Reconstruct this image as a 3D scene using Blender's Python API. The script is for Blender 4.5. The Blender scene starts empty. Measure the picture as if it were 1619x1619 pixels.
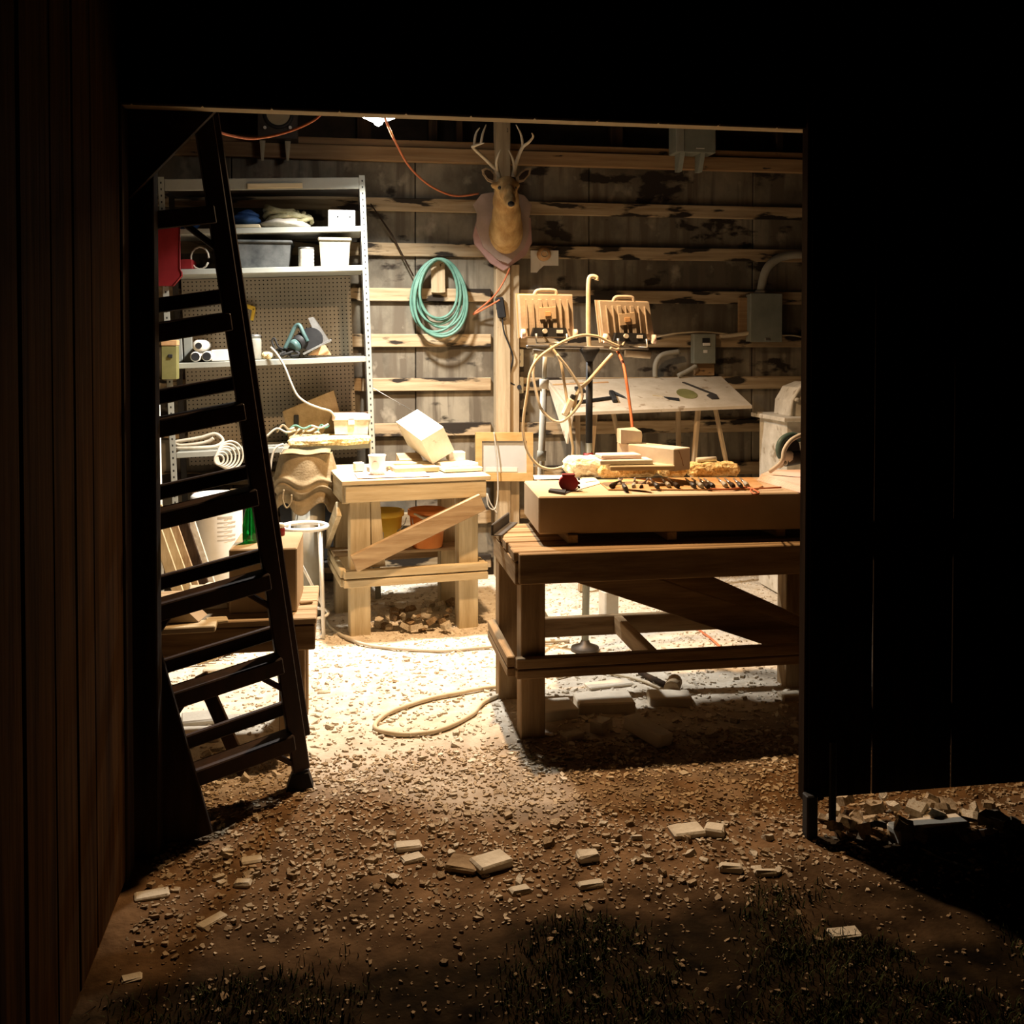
import bpy, bmesh, math, random
from mathutils import Vector, Matrix, noise
random.seed(7)
R = math.radians
C = bpy.context.scene.collection
# ------------------------------------------------------------------ camera
H = 1.6; FX = 1619.0; TH = R(9.5); PT = R(1.4); CX = 809.5; CY = 540 + FX*math.tan(PT)
_c, _s, _cp, _sp = math.cos(TH), math.sin(TH), math.cos(PT), math.sin(PT)
CF = Vector((_s*_cp, _c*_cp, -_sp)); CR = Vector((_c, -_s, 0)); CU = Vector((_s*_sp, _c*_sp, _cp))
cd = bpy.data.cameras.new('camera'); cam = bpy.data.objects.new('camera', cd); C.objects.link(cam)
cam.location = (0, 0, H); cam.rotation_euler = (R(90)-PT, 0, -TH)
cd.sensor_width = 36; cd.lens = 36*FX/1619; cd.shift_y = -(809.5-CY)/1619; cd.clip_start = .05
bpy.context.scene.camera = cam
# ------------------------------------------------------------------ night sky, exposure
w = bpy.data.worlds.new('night'); bpy.context.scene.world = w; w.use_nodes = True
w.node_tree.nodes['Background'].inputs[0].default_value = (.25, .35, .7, 1)
w.node_tree.nodes['Background'].inputs[1].default_value = .0004
vs = bpy.context.scene.view_settings
vs.view_transform = 'Standard'; vs.look = 'None'; vs.gamma = 1; vs.use_curve_mapping = False; vs.exposure = 0.12
COOL_W, WARM_W = 98.0, 72.0            # the two lamps of the workshop
COOL_C, WARM_C = (1, .972, .92), (1, .64, .34)

# ------------------------------------------------------------------ pixel -> place
def ray(x, y): return CF + CR*((x-CX)/FX) + CU*(-(y-CY)/FX)
O3 = Vector((0, 0, H))
def pY(x, y, Y): d = ray(x, y); return O3 + d*(Y/d.y)
def pX(x, y, X): d = ray(x, y); return O3 + d*(X/d.x)
def pZ(x, y, z=0.): d = ray(x, y); return O3 + d*((z-H)/d.z)
def pp(pts, Y): return [pY(x, y, Y) for x, y in pts]
def rect(x0, y0, x1, y1, Y):
    a = pY(x0, y1, Y); b = pY(x1, y0, Y); return a.x, b.x, a.z, b.z

# ------------------------------------------------------------------ materials
MATS = {}
def mk(name, c1, c2=None, sc=4., st=(1, 1, 1), rough=.85, bump=0., bsc=None, spots=None, metal=0., lo=.35, hi=.68, det=6, emit=None, trans=0., alpha=1.):
    m = bpy.data.materials.new(name); m.use_nodes = True; nt = m.node_tree; N = nt.nodes; L = nt.links
    b = N['Principled BSDF']; b.inputs['Roughness'].default_value = rough; b.inputs['Metallic'].default_value = metal
    b.inputs['Specular IOR Level'].default_value = .3 if rough < .8 else (.02 if name in ('ground', 'siding', 'siding_door', 'rubble_dirt', 'grass') else .12)
    c2 = c2 or c1
    tc = N.new('ShaderNodeTexCoord'); mp = N.new('ShaderNodeMapping'); mp.inputs['Scale'].default_value = st
    L.new(tc.outputs['Object'], mp.inputs[0])
    n = N.new('ShaderNodeTexNoise'); n.inputs['Scale'].default_value = sc; n.inputs['Detail'].default_value = det; n.inputs['Roughness'].default_value = .62
    L.new(mp.outputs[0], n.inputs[0])
    r = N.new('ShaderNodeValToRGB'); r.color_ramp.elements[0].position = lo; r.color_ramp.elements[1].position = hi
    r.color_ramp.elements[0].color = (*c1, 1); r.color_ramp.elements[1].color = (*c2, 1)
    L.new(n.outputs[0], r.inputs[0]); col = r.outputs[0]
    if spots:                                   # stains: (colour, scale, stretch, low, high)
        for (sc_, ss, sst, l0, h0) in spots:
            mp2 = N.new('ShaderNodeMapping'); mp2.inputs['Scale'].default_value = sst; mp2.inputs['Location'].default_value = (ss*.37, 1.3, .7)
            L.new(tc.outputs['Object'], mp2.inputs[0])
            n2 = N.new('ShaderNodeTexNoise'); n2.inputs['Scale'].default_value = ss; n2.inputs['Detail'].default_value = 5
            L.new(mp2.outputs[0], n2.inputs[0])
            r2 = N.new('ShaderNodeValToRGB'); r2.color_ramp.elements[0].position = l0; r2.color_ramp.elements[1].position = h0
            L.new(n2.outputs[0], r2.inputs[0])
            mx = N.new('ShaderNodeMix'); mx.data_type = 'RGBA'; mx.inputs[7].default_value = (*sc_, 1)
            L.new(r2.outputs[0], mx.inputs[0]); L.new(col, mx.inputs[6]); col = mx.outputs[2]
    L.new(col, b.inputs['Base Color'])
    if bump:
        bp = N.new('ShaderNodeBump'); bp.inputs['Strength'].default_value = bump; bp.inputs['Distance'].default_value = .01
        if bsc:
            n3 = N.new('ShaderNodeTexNoise'); n3.inputs['Scale'].default_value = bsc; n3.inputs['Detail'].default_value = 4
            L.new(mp.outputs[0], n3.inputs[0]); L.new(n3.outputs[0], bp.inputs['Height'])
        else: L.new(n.outputs[0], bp.inputs['Height'])
        L.new(bp.outputs[0], b.inputs['Normal'])
    if emit: b.inputs['Emission Color'].default_value = (*emit[0], 1); b.inputs['Emission Strength'].default_value = emit[1]
    if trans: b.inputs['Transmission Weight'].default_value = trans; b.inputs['IOR'].default_value = 1.45
    MATS[name] = m; return m
def wood(name, c1, c2, ax, rough=.8, spots=None, bump=.25):
    st = [9, 9, 9]; st['xyz'.index(ax)] = .8
    return mk(name, c1, c2, 3.2, tuple(st), rough, bump, None, spots, det=8)
for ax in 'xyz':
    wood('pine_'+ax, (.46, .36, .21), (.66, .56, .37), ax)
    wood('bench_'+ax, (.20, .125, .06), (.40, .28, .155), ax)
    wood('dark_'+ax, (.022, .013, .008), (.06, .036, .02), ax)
    wood('old_'+ax, (.30, .20, .11), (.52, .40, .25), ax)
dk = (.035, .027, .02)
mk('girt', (.30, .205, .11), (.55, .42, .26), 3, (.6, 6, 9), .85, .3, None, [(dk, 5.5, (.55, 1, 2.2), .53, .58)])
mk('girt_top', (.26, .15, .07), (.42, .27, .14), 3, (.5, 6, 9), .85, .3, None, [(dk, 9, (.5, 1, 2), .66, .7)])
mk('post', (.36, .26, .15), (.56, .44, .28), 3, (9, 9, .7), .85, .3, None, [(dk, 14, (1.5, 1, 1), .67, .71)])
mk('sheath', (.10, .083, .06), (.32, .275, .20), 2.2, (1, 1, .8), .95, .3, 9, [((.13, .105, .075), 7, (2.2, 1, .18), .48, .62), (dk, 3.1, (1, 1, 2.2), .59, .64), ((.36, .31, .23), 5, (1.4, 1, 1.2), .60, .75)])
mk('recess', (.02, .016, .012), (.05, .04, .028), 4, rough=.95)
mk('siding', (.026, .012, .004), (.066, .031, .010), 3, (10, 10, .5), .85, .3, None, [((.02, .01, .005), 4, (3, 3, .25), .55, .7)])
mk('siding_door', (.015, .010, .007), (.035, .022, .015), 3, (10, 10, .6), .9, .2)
mk('ladder', (.016, .007, .004), (.045, .02, .010), 5, (3, 3, 1), .55, .15)
mk('stone', (.62, .54, .42), (.74, .66, .53), 9, rough=.9, bump=.12, bsc=60, spots=[((.42, .33, .22), 16, (1, 1, 1), .68, .74)])
mk('flood', (.38, .30, .21), (.50, .41, .30), 9, rough=.8, bump=.1, bsc=60)
mk('stone_smooth', (.66, .58, .46), (.72, .64, .52), 3, rough=.8, bump=.05, bsc=70)
mk('slab', (.46, .34, .21), (.54, .415, .275), 3, rough=.8, bump=.05, bsc=70)
mk('stone_tan', (.42, .31, .19), (.52, .40, .26), 4, rough=.88, bump=.08, bsc=50)
mk('rubble', (.46, .39, .28), (.70, .62, .48), 7, rough=.95, bump=.35, bsc=45, spots=[((.33, .22, .12), 6, (1, 1, 1), .55, .7)])
mk('dust_flake', (.50, .42, .31), (.74, .67, .55), 9, rough=.97, bump=.2, bsc=50)
mk('rubble_mid', (.26, .18, .10), (.54, .43, .29), 5, rough=.95, bump=.35, bsc=45)
mk('rubble_dirt', (.14, .085, .042), (.40, .29, .17), 5, rough=.95, bump=.35, bsc=45)
mk('steel', (.29, .29, .245), (.37, .37, .315), 3, rough=.5)
mk('steel_dark', (.05, .045, .04), (.09, .08, .07), 6, rough=.5, metal=.4)
mk('steel_bare', (.35, .34, .32), (.55, .54, .5), 12, rough=.4, metal=.8)
mk('black', (.012, .012, .013), (.03, .03, .03), 8, rough=.6)
mk('rubber', (.018, .017, .016), rough=.7)
mk('red', (.16, .008, .010), (.26, .018, .018), 4, rough=.5)
mk('tape_red', (.22, .012, .018), (.30, .02, .025), 8, rough=.4)
mk('white', (.72, .70, .63), (.82, .80, .74), 6, rough=.6)
mk('dusty_white', (.55, .50, .40), (.78, .73, .62), 9, rough=.95, bump=.2, bsc=40, spots=[((.35, .28, .19), 11, (1, 1, 1), .6, .7)])
mk('cable_white', (.46, .40, .30), (.60, .54, .43), 14, rough=.6)
mk('cable_tan', (.55, .44, .28), (.68, .58, .42), 14, rough=.7)
mk('orange', (.50, .13, .05), (.62, .22, .10), 12, rough=.5)
mk('green_hose', (.07, .17, .125), (.15, .28, .215), 9, rough=.5)
mk('glass_green', (.01, .33, .05), rough=.06, trans=.75)
mk('canvas', (.22, .16, .085), (.34, .26, .15), 11, rough=.95, bump=.3, bsc=90)
mk('foam', (.58, .40, .16), (.88, .72, .40), 55, rough=.98, bump=.9, bsc=75, lo=.40, hi=.56)
mk('fleece', (.78, .68, .46), (.90, .84, .66), 30, rough=.98, bump=.8, bsc=70)
mk('yellow', (.78, .50, .05), (.85, .60, .10), 5, rough=.45)
mk('orange_pl', (.80, .25, .06), (.88, .34, .1), 5, rough=.45)
mk('grey_pl', (.30, .28, .22), (.40, .37, .3), 7, rough=.6)
mk('grey_box', (.20, .21, .17), (.27, .28, .23), 7, rough=.6)
mk('tub', (.025, .028, .028), (.12, .12, .11), 6, rough=.7)
mk('clear_bin', (.26, .22, .15), (.40, .35, .25), 5, rough=.4)
mk('paper', (.72, .66, .55), (.82, .77, .66), 5, rough=.9)
mk('pink_paper', (.80, .58, .50), (.86, .68, .60), 8, rough=.9)
mk('print', (.50, .46, .39), rough=.9)
mk('leather', (.48, .27, .12), (.62, .38, .19), 16, rough=.8, bump=.2)
mk('cardboard', (.40, .31, .2), (.5, .4, .27), 6, rough=.95)
mk('blue', (.03, .08, .26), (.06, .16, .42), 8, rough=.7)
mk('teal', (.035, .075, .072), (.09, .15, .14), 12, rough=.5)
mk('olive', (.16, .15, .05), (.24, .22, .08), 9, rough=.6)
mk('rope_cloth', (.36, .32, .17), (.55, .50, .31), 22, rough=.98, bump=.6, bsc=60)
mk('cloth_pale', (.62, .55, .44), (.74, .68, .58), 14, rough=.98, bump=.4, bsc=50)
mk('hide', (.36, .20, .075), (.55, .36, .15), 22, (1, 1, .5), .95, .3, 120)
mk('hide_face', (.26, .17, .09), (.40, .28, .16), 26, rough=.95, bump=.2, bsc=120)
mk('antler', (.44, .34, .21), (.66, .57, .42), 9, rough=.6)
mk('plaque', (.28, .20, .15), (.42, .30, .24), 6, rough=.6)
mk('plaque_red', (.34, .19, .16), (.46, .28, .24), 6, rough=.6)
mk('frame_gold', (.52, .31, .10), (.66, .43, .18), 6, (1, 4, 4), .5)
mk('panel_grey', (.52, .50, .45), (.6, .58, .53), 3, rough=.7)
mk('board_grey', (.48, .40, .29), (.62, .54, .42), 6, rough=.95, bump=.1, spots=[((.35, .27, .18), 12, (1, 1, 1), .62, .68)])
mk('led', (1, 1, 1), emit=((1, .98, .93), 25))
mk('bulb', (1, .9, .7), emit=((1, .72, .42), 20))
mk('grass', (.022, .030, .009), (.075, .08, .028), 3, rough=.8)
mk('ivory', (.66, .6, .44), rough=.5)
mk('speaker_cone', (.34, .28, .17), (.42, .36, .24), 8, rough=.8)
# pegboard: fine hole pattern
m = mk('pegboard', (.36, .31, .24), (.44, .385, .30), 3, rough=.9); nt = m.node_tree; N = nt.nodes; L = nt.links
tc = N.new('ShaderNodeTexCoord'); mp = N.new('ShaderNodeMapping'); mp.inputs['Scale'].default_value = (1/.0262,)*3; L.new(tc.outputs['Object'], mp.inputs[0])
fr = N.new('ShaderNodeVectorMath'); fr.operation = 'FRACTION'; L.new(mp.outputs[0], fr.inputs[0])
sb = N.new('ShaderNodeVectorMath'); sb.operation = 'SUBTRACT'; sb.inputs[1].default_value = (.5, .5, .5); L.new(fr.outputs[0], sb.inputs[0])
ml = N.new('ShaderNodeVectorMath'); ml.operation = 'MULTIPLY'; ml.inputs[1].default_value = (1, 0, 1); L.new(sb.outputs[0], ml.inputs[0])
ln = N.new('ShaderNodeVectorMath'); ln.operation = 'LENGTH'; L.new(ml.outputs[0], ln.inputs[0])
lt = N.new('ShaderNodeMath'); lt.operation = 'LESS_THAN'; lt.inputs[1].default_value = .17; L.new(ln.outputs['Value'], lt.inputs[0])
mx = N.new('ShaderNodeMix'); mx.data_type = 'RGBA'; mx.inputs[7].default_value = (.03, .025, .02, 1); L.new(lt.outputs[0], mx.inputs[0])
b = N['Principled BSDF']; old = b.inputs['Base Color'].links[0].from_socket; L.new(old, mx.inputs[6]); L.new(mx.outputs[2], b.inputs['Base Color'])
# ground: pale stone dust over brown dirt
m = mk('ground', (.55, .47, .36), (.74, .67, .55), 14, rough=.97, bump=.5, bsc=55); nt = m.node_tree; N = nt.nodes; L = nt.links
geo = N.new('ShaderNodeNewGeometry'); n1 = N.new('ShaderNodeTexNoise'); n1.inputs['Scale'].default_value = 1.6; n1.inputs['Detail'].default_value = 7
L.new(geo.outputs['Position'], n1.inputs[0]); sp = N.new('ShaderNodeSeparateXYZ'); L.new(geo.outputs['Position'], sp.inputs[0])
def mth(op, a, b=None, clamp=False):
    q = N.new('ShaderNodeMath'); q.operation = op; q.use_clamp = clamp
    for i, v in enumerate((a, b)):
        if v is None: continue
        if isinstance(v, (int, float)): q.inputs[i].default_value = v
        else: L.new(v, q.inputs[i])
    return q.outputs[0]
d1 = mth('MULTIPLY', mth('SUBTRACT', sp.outputs[1], 3.34), .95)                   # dust gathers around the benches
d2 = mth('MULTIPLY', mth('MAXIMUM', mth('SUBTRACT', sp.outputs[0], .9), 0), -.35)
dn = mth('MULTIPLY', mth('SUBTRACT', n1.outputs[0], .5), 1.9)
dust = mth('ADD', mth('ADD', d1, d2), dn, True)
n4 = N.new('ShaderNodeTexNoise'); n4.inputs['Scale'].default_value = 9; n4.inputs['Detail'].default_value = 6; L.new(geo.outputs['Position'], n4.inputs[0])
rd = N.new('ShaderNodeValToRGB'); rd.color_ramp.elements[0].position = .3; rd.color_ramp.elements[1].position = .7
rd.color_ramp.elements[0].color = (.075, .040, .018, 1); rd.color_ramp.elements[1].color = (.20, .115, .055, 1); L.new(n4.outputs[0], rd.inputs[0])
rs = N.new('ShaderNodeValToRGB'); rs.color_ramp.elements[0].position = .35; rs.color_ramp.elements[1].position = .72       # yard soil, painted near-black to stand for the unlit foreground
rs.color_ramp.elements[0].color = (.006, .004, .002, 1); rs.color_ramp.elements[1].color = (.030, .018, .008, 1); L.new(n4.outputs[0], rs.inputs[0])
ys_ = mth('ADD', mth('MULTIPLY', mth('SUBTRACT', 3.02, sp.outputs[1]), 2.4), mth('MULTIPLY', mth('SUBTRACT', n1.outputs[0], .5), 3.2), True)  # mask of the painted darkness, growing towards the viewer
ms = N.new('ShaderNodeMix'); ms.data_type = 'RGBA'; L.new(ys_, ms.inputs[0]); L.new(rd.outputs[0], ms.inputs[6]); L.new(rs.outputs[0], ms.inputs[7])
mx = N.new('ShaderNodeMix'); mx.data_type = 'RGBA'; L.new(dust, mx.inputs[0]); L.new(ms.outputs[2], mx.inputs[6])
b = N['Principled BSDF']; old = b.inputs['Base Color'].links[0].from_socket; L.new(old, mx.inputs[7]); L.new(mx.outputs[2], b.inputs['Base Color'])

# ------------------------------------------------------------------ mesh kit
def smoothpts(pts, k=5, closed=False):
    P = [Vector(p) for p in pts]; out = []; n = len(P)
    for i in range(n if closed else n-1):
        p0 = P[(i-1) % n] if closed else P[max(i-1, 0)]; p1 = P[i]; p2 = P[(i+1) % n]; p3 = P[(i+2) % n] if closed else P[min(i+2, n-1)]
        for j in range(k):
            t = j/k
            out.append(.5*((2*p1)+(p2-p0)*t+(2*p0-5*p1+4*p2-p3)*t*t+(3*p1-p0-3*p2+p3)*t**3))
    if not closed: out.append(P[-1].copy())
    return out
class B:
    def __init__(s): s.b = bmesh.new()
    def hull(s, pts, smooth=False):
        vs = [s.b.verts.new(p) for p in pts]
        r = bmesh.ops.convex_hull(s.b, input=vs)
        dead = {g for k in ('geom_interior', 'geom_unused') for g in r[k] if isinstance(g, bmesh.types.BMVert) and not g.link_faces}
        if dead: bmesh.ops.delete(s.b, geom=list(dead), context='VERTS')
        return s
    def box(s, c, size, rot=None, ch=.004):
        c = Vector(c); h = [q/2 for q in size]; ch = min(ch, min(h)*.6); v = {}
        M = rot if rot is not None else Matrix.Identity(3)
        for i in (-1, 1):
            for j in (-1, 1):
                for k in (-1, 1):
                    sg = (i, j, k)
                    for a in range(3):
                        p = Vector([sg[q]*(h[q]-(0 if q == a else ch)) for q in range(3)])
                        v[sg, a] = s.b.verts.new(c + M @ p)
        F = s.b.faces.new
        for a in range(3):
            b_, c_ = (a+1) % 3, (a+2) % 3
            for e in (-1, 1):
                def key(p, q):
                    k = [0, 0, 0]; k[a] = e; k[b_] = p; k[c_] = q; return tuple(k)
                l = [v[key(*t), a] for t in ((-1, -1), (1, -1), (1, 1), (-1, 1))]
                F(l if e > 0 else l[::-1])
            for p in (-1, 1):
                for q in (-1, 1):
                    k0 = [0, 0, 0]; k1 = [0, 0, 0]; k0[a] = -1; k1[a] = 1
                    for k in (k0, k1): k[b_] = p; k[c_] = q
                    l = [v[tuple(k0), b_], v[tuple(k1), b_], v[tuple(k1), c_], v[tuple(k0), c_]]
                    F(l if p*q < 0 else l[::-1])
        for k in [(i, j, l) for i in (-1, 1) for j in (-1, 1) for l in (-1, 1)]:
            l = [v[k, 0], v[k, 1], v[k, 2]]; F(l if k[0]*k[1]*k[2] > 0 else l[::-1])
        return s
    def span(s, x0, x1, y0, y1, z0, z1, ch=.004):
        return s.box(((x0+x1)/2, (y0+y1)/2, (z0+z1)/2), (abs(x1-x0), abs(y1-y0), abs(z1-z0)), None, ch)
    def bar(s, a, b, wd, dp, up=(0, 0, 1), ch=.004):      # board from a to b, width wd across, dp along `up`
        a = Vector(a); b = Vector(b); z = (b-a); L_ = z.length; z.normalize(); x = Vector(up).cross(z)
        if x.length < 1e-4: x = Vector((1, 0, 0)).cross(z)
        x.normalize(); y = z.cross(x)
        return s.box((a+b)/2, (wd, dp, L_), Matrix((x, y, z)).transposed(), ch)
    def tube(s, pts, r, n=8, closed=False, sub=0):
        P = smoothpts(pts, sub, closed) if sub else [Vector(p) for p in pts]
        m = len(P); rr = r if isinstance(r, (list, tuple)) else None
        t0 = (P[1]-P[0]).normalized(); x = t0.orthogonal().normalized(); rings = []; pt = t0
        for i in range(m):
            if closed: t = P[(i+1) % m]-P[i-1]
            else: t = P[min(i+1, m-1)]-P[max(i-1, 0)]
            t = t.normalized() if t.length > 1e-9 else pt
            q = pt.rotation_difference(t); x = (q @ x).normalized(); x = (x - t*x.dot(t)).normalized(); y = t.cross(x); pt = t
            if rr:
                u = i/(m-1)*(len(rr)-1); k = min(int(u), len(rr)-2); ra = rr[k]+(rr[k+1]-rr[k])*(u-k)
            else: ra = r
            rings.append([s.b.verts.new(P[i]+(x*math.cos(2*math.pi*j/n)+y*math.sin(2*math.pi*j/n))*ra) for j in range(n)])
        for i in range(m if closed else m-1):
            A, D = rings[i], rings[(i+1) % m]
            for j in range(n):
                f = s.b.faces.new((A[j], A[(j+1) % n], D[(j+1) % n], D[j])); f.smooth = True
        if not closed: s.b.faces.new(rings[0][::-1]); s.b.faces.new(rings[-1])
        return s
    def cyl(s, a, b, r0, r1=None, n=16): return s.tube([a, b], [r0, r0 if r1 is None else r1], n)
    def lathe(s, prof, n=20, M=None, smooth=True):
        M = M or Matrix.Identity(4); rings = []
        for r, z in prof: rings.append([s.b.verts.new(M @ Vector((r*math.cos(2*math.pi*j/n), r*math.sin(2*math.pi*j/n), z))) for j in range(n)])
        for A, D in zip(rings, rings[1:]):
            for j in range(n): f = s.b.faces.new((A[j], A[(j+1) % n], D[(j+1) % n], D[j])); f.smooth = smooth
        s.b.faces.new(rings[0][::-1]); s.b.faces.new(rings[-1]); return s
    def prism(s, pts, off):                               # outline + offset vector
        off = Vector(off); A = [s.b.verts.new(p) for p in pts]; D = [s.b.verts.new(Vector(p)+off) for p in pts]; n = len(A)
        s.b.faces.new(A[::-1]); s.b.faces.new(D)
        for i in range(n): s.b.faces.new((A[i], A[(i+1) % n], D[(i+1) % n], D[i]))
        return s
    def ell(s, c, r, rot=None, nu=14, nv=9):
        c = Vector(c); M = rot or Matrix.Identity(3); rings = []
        for i in range(1, nv):
            a = math.pi*i/nv
            rings.append([s.b.verts.new(c+M@Vector((r[0]*math.sin(a)*math.cos(2*math.pi*j/nu), r[1]*math.sin(a)*math.sin(2*math.pi*j/nu), -r[2]*math.cos(a)))) for j in range(nu)])
        lo = s.b.verts.new(c+M@Vector((0, 0, -r[2]))); hi = s.b.verts.new(c+M@Vector((0, 0, r[2]))); fs = []
        for A, D in zip(rings, rings[1:]):
            for j in range(nu): fs.append(s.b.faces.new((A[j], A[(j+1) % nu], D[(j+1) % nu], D[j])))
        for j in range(nu):
            fs.append(s.b.faces.new((lo, rings[0][(j+1) % nu], rings[0][j]))); fs.append(s.b.faces.new((hi, rings[-1][j], rings[-1][(j+1) % nu])))
        for f in fs: f.smooth = True
        return s
    def sheet(s, nu, nv, fn):
        g = [[s.b.verts.new(fn(i/nu, j/nv)) for j in range(nv+1)] for i in range(nu+1)]
        for i in range(nu):
            for j in range(nv): f = s.b.faces.new((g[i][j], g[i+1][j], g[i+1][j+1], g[i][j+1])); f.smooth = True
        return s
    def rough(s, amp, freq):                               # bumpy soft surface
        for v in s.b.verts:
            v.co += noise.noise_vector(v.co*freq)*amp
        return s
    def torus(s, c, R_, r, nrm=(0, -1, 0), n=24, m=8):
        nrm = Vector(nrm).normalized(); x = nrm.orthogonal().normalized(); y = nrm.cross(x)
        return s.tube([Vector(c)+(x*math.cos(2*math.pi*i/n)+y*math.sin(2*math.pi*i/n))*R_ for i in range(n)], r, m, True)
    def mesh(s, name, M=None):
        bmesh.ops.recalc_face_normals(s.b, faces=s.b.faces)
        if M is not None: s.b.transform(M)
        me = bpy.data.meshes.new(name); s.b.to_mesh(me); s.b.free(); return me
def link(name, me, mat, parent=None):
    o = bpy.data.objects.new(name, me); C.objects.link(o)
    if mat: me.materials.append(MATS[mat])
    if parent: o.parent = parent
    return o
def tag(o, label=None, cat=None, group=None, kind=None):
    if label: o['label'] = label
    if cat: o['category'] = cat
    if group: o['group'] = group
    if kind: o['kind'] = kind
    return o
WM = {}
def thing(name, label, cat, loc, rz=0, group=None, rot=None):
    o = bpy.data.objects.new(name, None); C.objects.link(o); o.empty_display_size = .1
    e = rot or (0, 0, rz); o.location = loc; o.rotation_euler = e
    from mathutils import Euler
    WM[o.name] = Matrix.Translation(Vector(loc)) @ Euler(e).to_matrix().to_4x4()
    return tag(o, label, cat, group)
def part(t, name, mb, mat): return link(name, mb.mesh(name), mat, t)               # thing-local shape
def root(t):
    while t.parent: t = t.parent
    return t
def wpart(t, name, mb, mat): return link(name, mb.mesh(name, WM[root(t).name].inverted()), mat, t)   # shape given in place
def solo(name, mb, mat, label=None, cat=None, group=None, kind=None):
    zs = [v.co for v in mb.b.verts]; lo = [min(p[i] for p in zs) for i in range(3)]; hi = [max(p[i] for p in zs) for i in range(3)]
    o_ = Vector(((lo[0]+hi[0])/2, (lo[1]+hi[1])/2, lo[2])); me = mb.mesh(name, Matrix.Translation(-o_))
    o = link(name, me, mat); o.location = o_; WM[o.name] = Matrix.Translation(o_); return tag(o, label, cat, group, kind)
def struct(name, mb, mat):
    o = link(name, mb.mesh(name), mat); WM[o.name] = Matrix.Identity(4); o['kind'] = 'structure'; return o
def RZ(a): return Matrix.Rotation(a, 3, 'Z')
def RX(a): return Matrix.Rotation(a, 3, 'X')
def RY(a): return Matrix.Rotation(a, 3, 'Y')

# ------------------------------------------------------------------ the setting
YF, YB = 3.14, 6.90                                        # facade, back wall
def gz(x, y):                                              # height of the dirt
    p = Vector((x, y, 0)); h = noise.noise(p*1.1)*.016+noise.noise(p*4.3)*.007+noise.noise(p*13)*.004
    k = 1.0 if y > 3.6 else 1.6
    return h*k - .010
b = B(); g = {}
xs = [-9+i*.5 for i in range(14)]+[-2+i*.04 for i in range(150)]+[4+i*.5 for i in range(13)]
ys = [-2+i*.4 for i in range(8)]+[1.2+i*.035 for i in range(175)]
for i, x in enumerate(xs):
    for j, y in enumerate(ys): g[i, j] = b.b.verts.new((x, y, gz(x, y)))
for i in range(len(xs)-1):
    for j in range(len(ys)-1): f = b.b.faces.new((g[i, j], g[i+1, j], g[i+1, j+1], g[i, j+1])); f.smooth = True
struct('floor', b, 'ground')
# back wall: sheathing panels behind horizontal nailers
wb = struct('wall_back', B().span(-1.9, 4.1, 7.06, 7.10, -.05, 3.6), 'recess')
for i in range(5):
    x0 = -1.9+i*1.2; part(wb, 'panel', B().span(x0+.003, x0+1.197, 6.925+.006*(i % 2), 6.95, 0, 2.86), 'sheath')
for z in (2.56, 2.26, 1.958, 1.651, 1.355, 1.05, .748, .446, .144):
    part(wb, 'girt', B().span(-1.9, .96+.05, 6.895, 6.924, z-.088, z), 'girt')
    part(wb, 'girt', B().span(1.21, 4.1, 6.897, 6.924, z-.092, z-.003), 'girt')
part(wb, 'girt', B().span(-1.9, 4.1, 6.87, 6.925, 2.80, 2.895), 'girt_top')
part(wb, 'ledge', B().span(-1.9, 4.1, 6.89, 6.96, 2.90, 2.945), 'girt_top')
for x, wd in ((.16, .09), (.62, .06), (.80, .045), (1.9, .09), (2.55, .06), (3.1, .05), (-.5, .06)):
    part(wb, 'stud', B().span(x-wd/2, x+wd/2, 6.93, 7.05, 2.946, 3.6), 'dark_z')
part(wb, 'post', B().span(1.03, 1.128, 6.80, 6.92, 0, 3.6), 'post')
part(wb, 'post', B().span(1.134, 1.195, 6.83, 6.92, 0, 2.12), 'post')
part(wb, 'hanger_block', B().hull(pp([(681, 412), (703, 411), (704, 462), (697, 452), (692, 463), (687, 455), (682, 462)], 6.86)+pp([(681, 412), (703, 411), (704, 462), (682, 462)], 6.895)), 'post')
part(wb, 'backing_board', B().span(*rect(1168, 470, 1190, 532, 6.87)[:2], 6.87, 6.895, *rect(1168, 470, 1190, 532, 6.87)[2:]), 'girt_top')
part(wb, 'backing_board', B().span(*rect(1098, 574, 1130, 594, 6.87)[:2], 6.87, 6.895, *rect(1098, 574, 1130, 594, 6.87)[2:]), 'girt_top')
# side walls, roof, facade
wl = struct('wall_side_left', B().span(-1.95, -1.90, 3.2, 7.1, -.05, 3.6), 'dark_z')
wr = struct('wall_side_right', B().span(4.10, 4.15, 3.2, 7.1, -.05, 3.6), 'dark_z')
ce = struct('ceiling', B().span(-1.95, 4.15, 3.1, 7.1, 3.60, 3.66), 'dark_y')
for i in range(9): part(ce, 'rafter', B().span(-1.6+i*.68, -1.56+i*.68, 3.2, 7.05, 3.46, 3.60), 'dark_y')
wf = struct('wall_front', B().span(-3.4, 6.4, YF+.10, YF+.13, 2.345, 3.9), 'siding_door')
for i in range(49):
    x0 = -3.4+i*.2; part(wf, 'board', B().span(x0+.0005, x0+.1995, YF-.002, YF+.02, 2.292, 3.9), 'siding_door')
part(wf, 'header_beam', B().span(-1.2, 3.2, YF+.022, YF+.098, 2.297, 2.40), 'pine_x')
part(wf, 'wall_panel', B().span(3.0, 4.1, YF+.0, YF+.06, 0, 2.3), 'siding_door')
part(wf, 'wall_panel', B().span(-1.95, -.66, YF+.0, YF+.06, 0, 2.3), 'siding_door')
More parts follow.
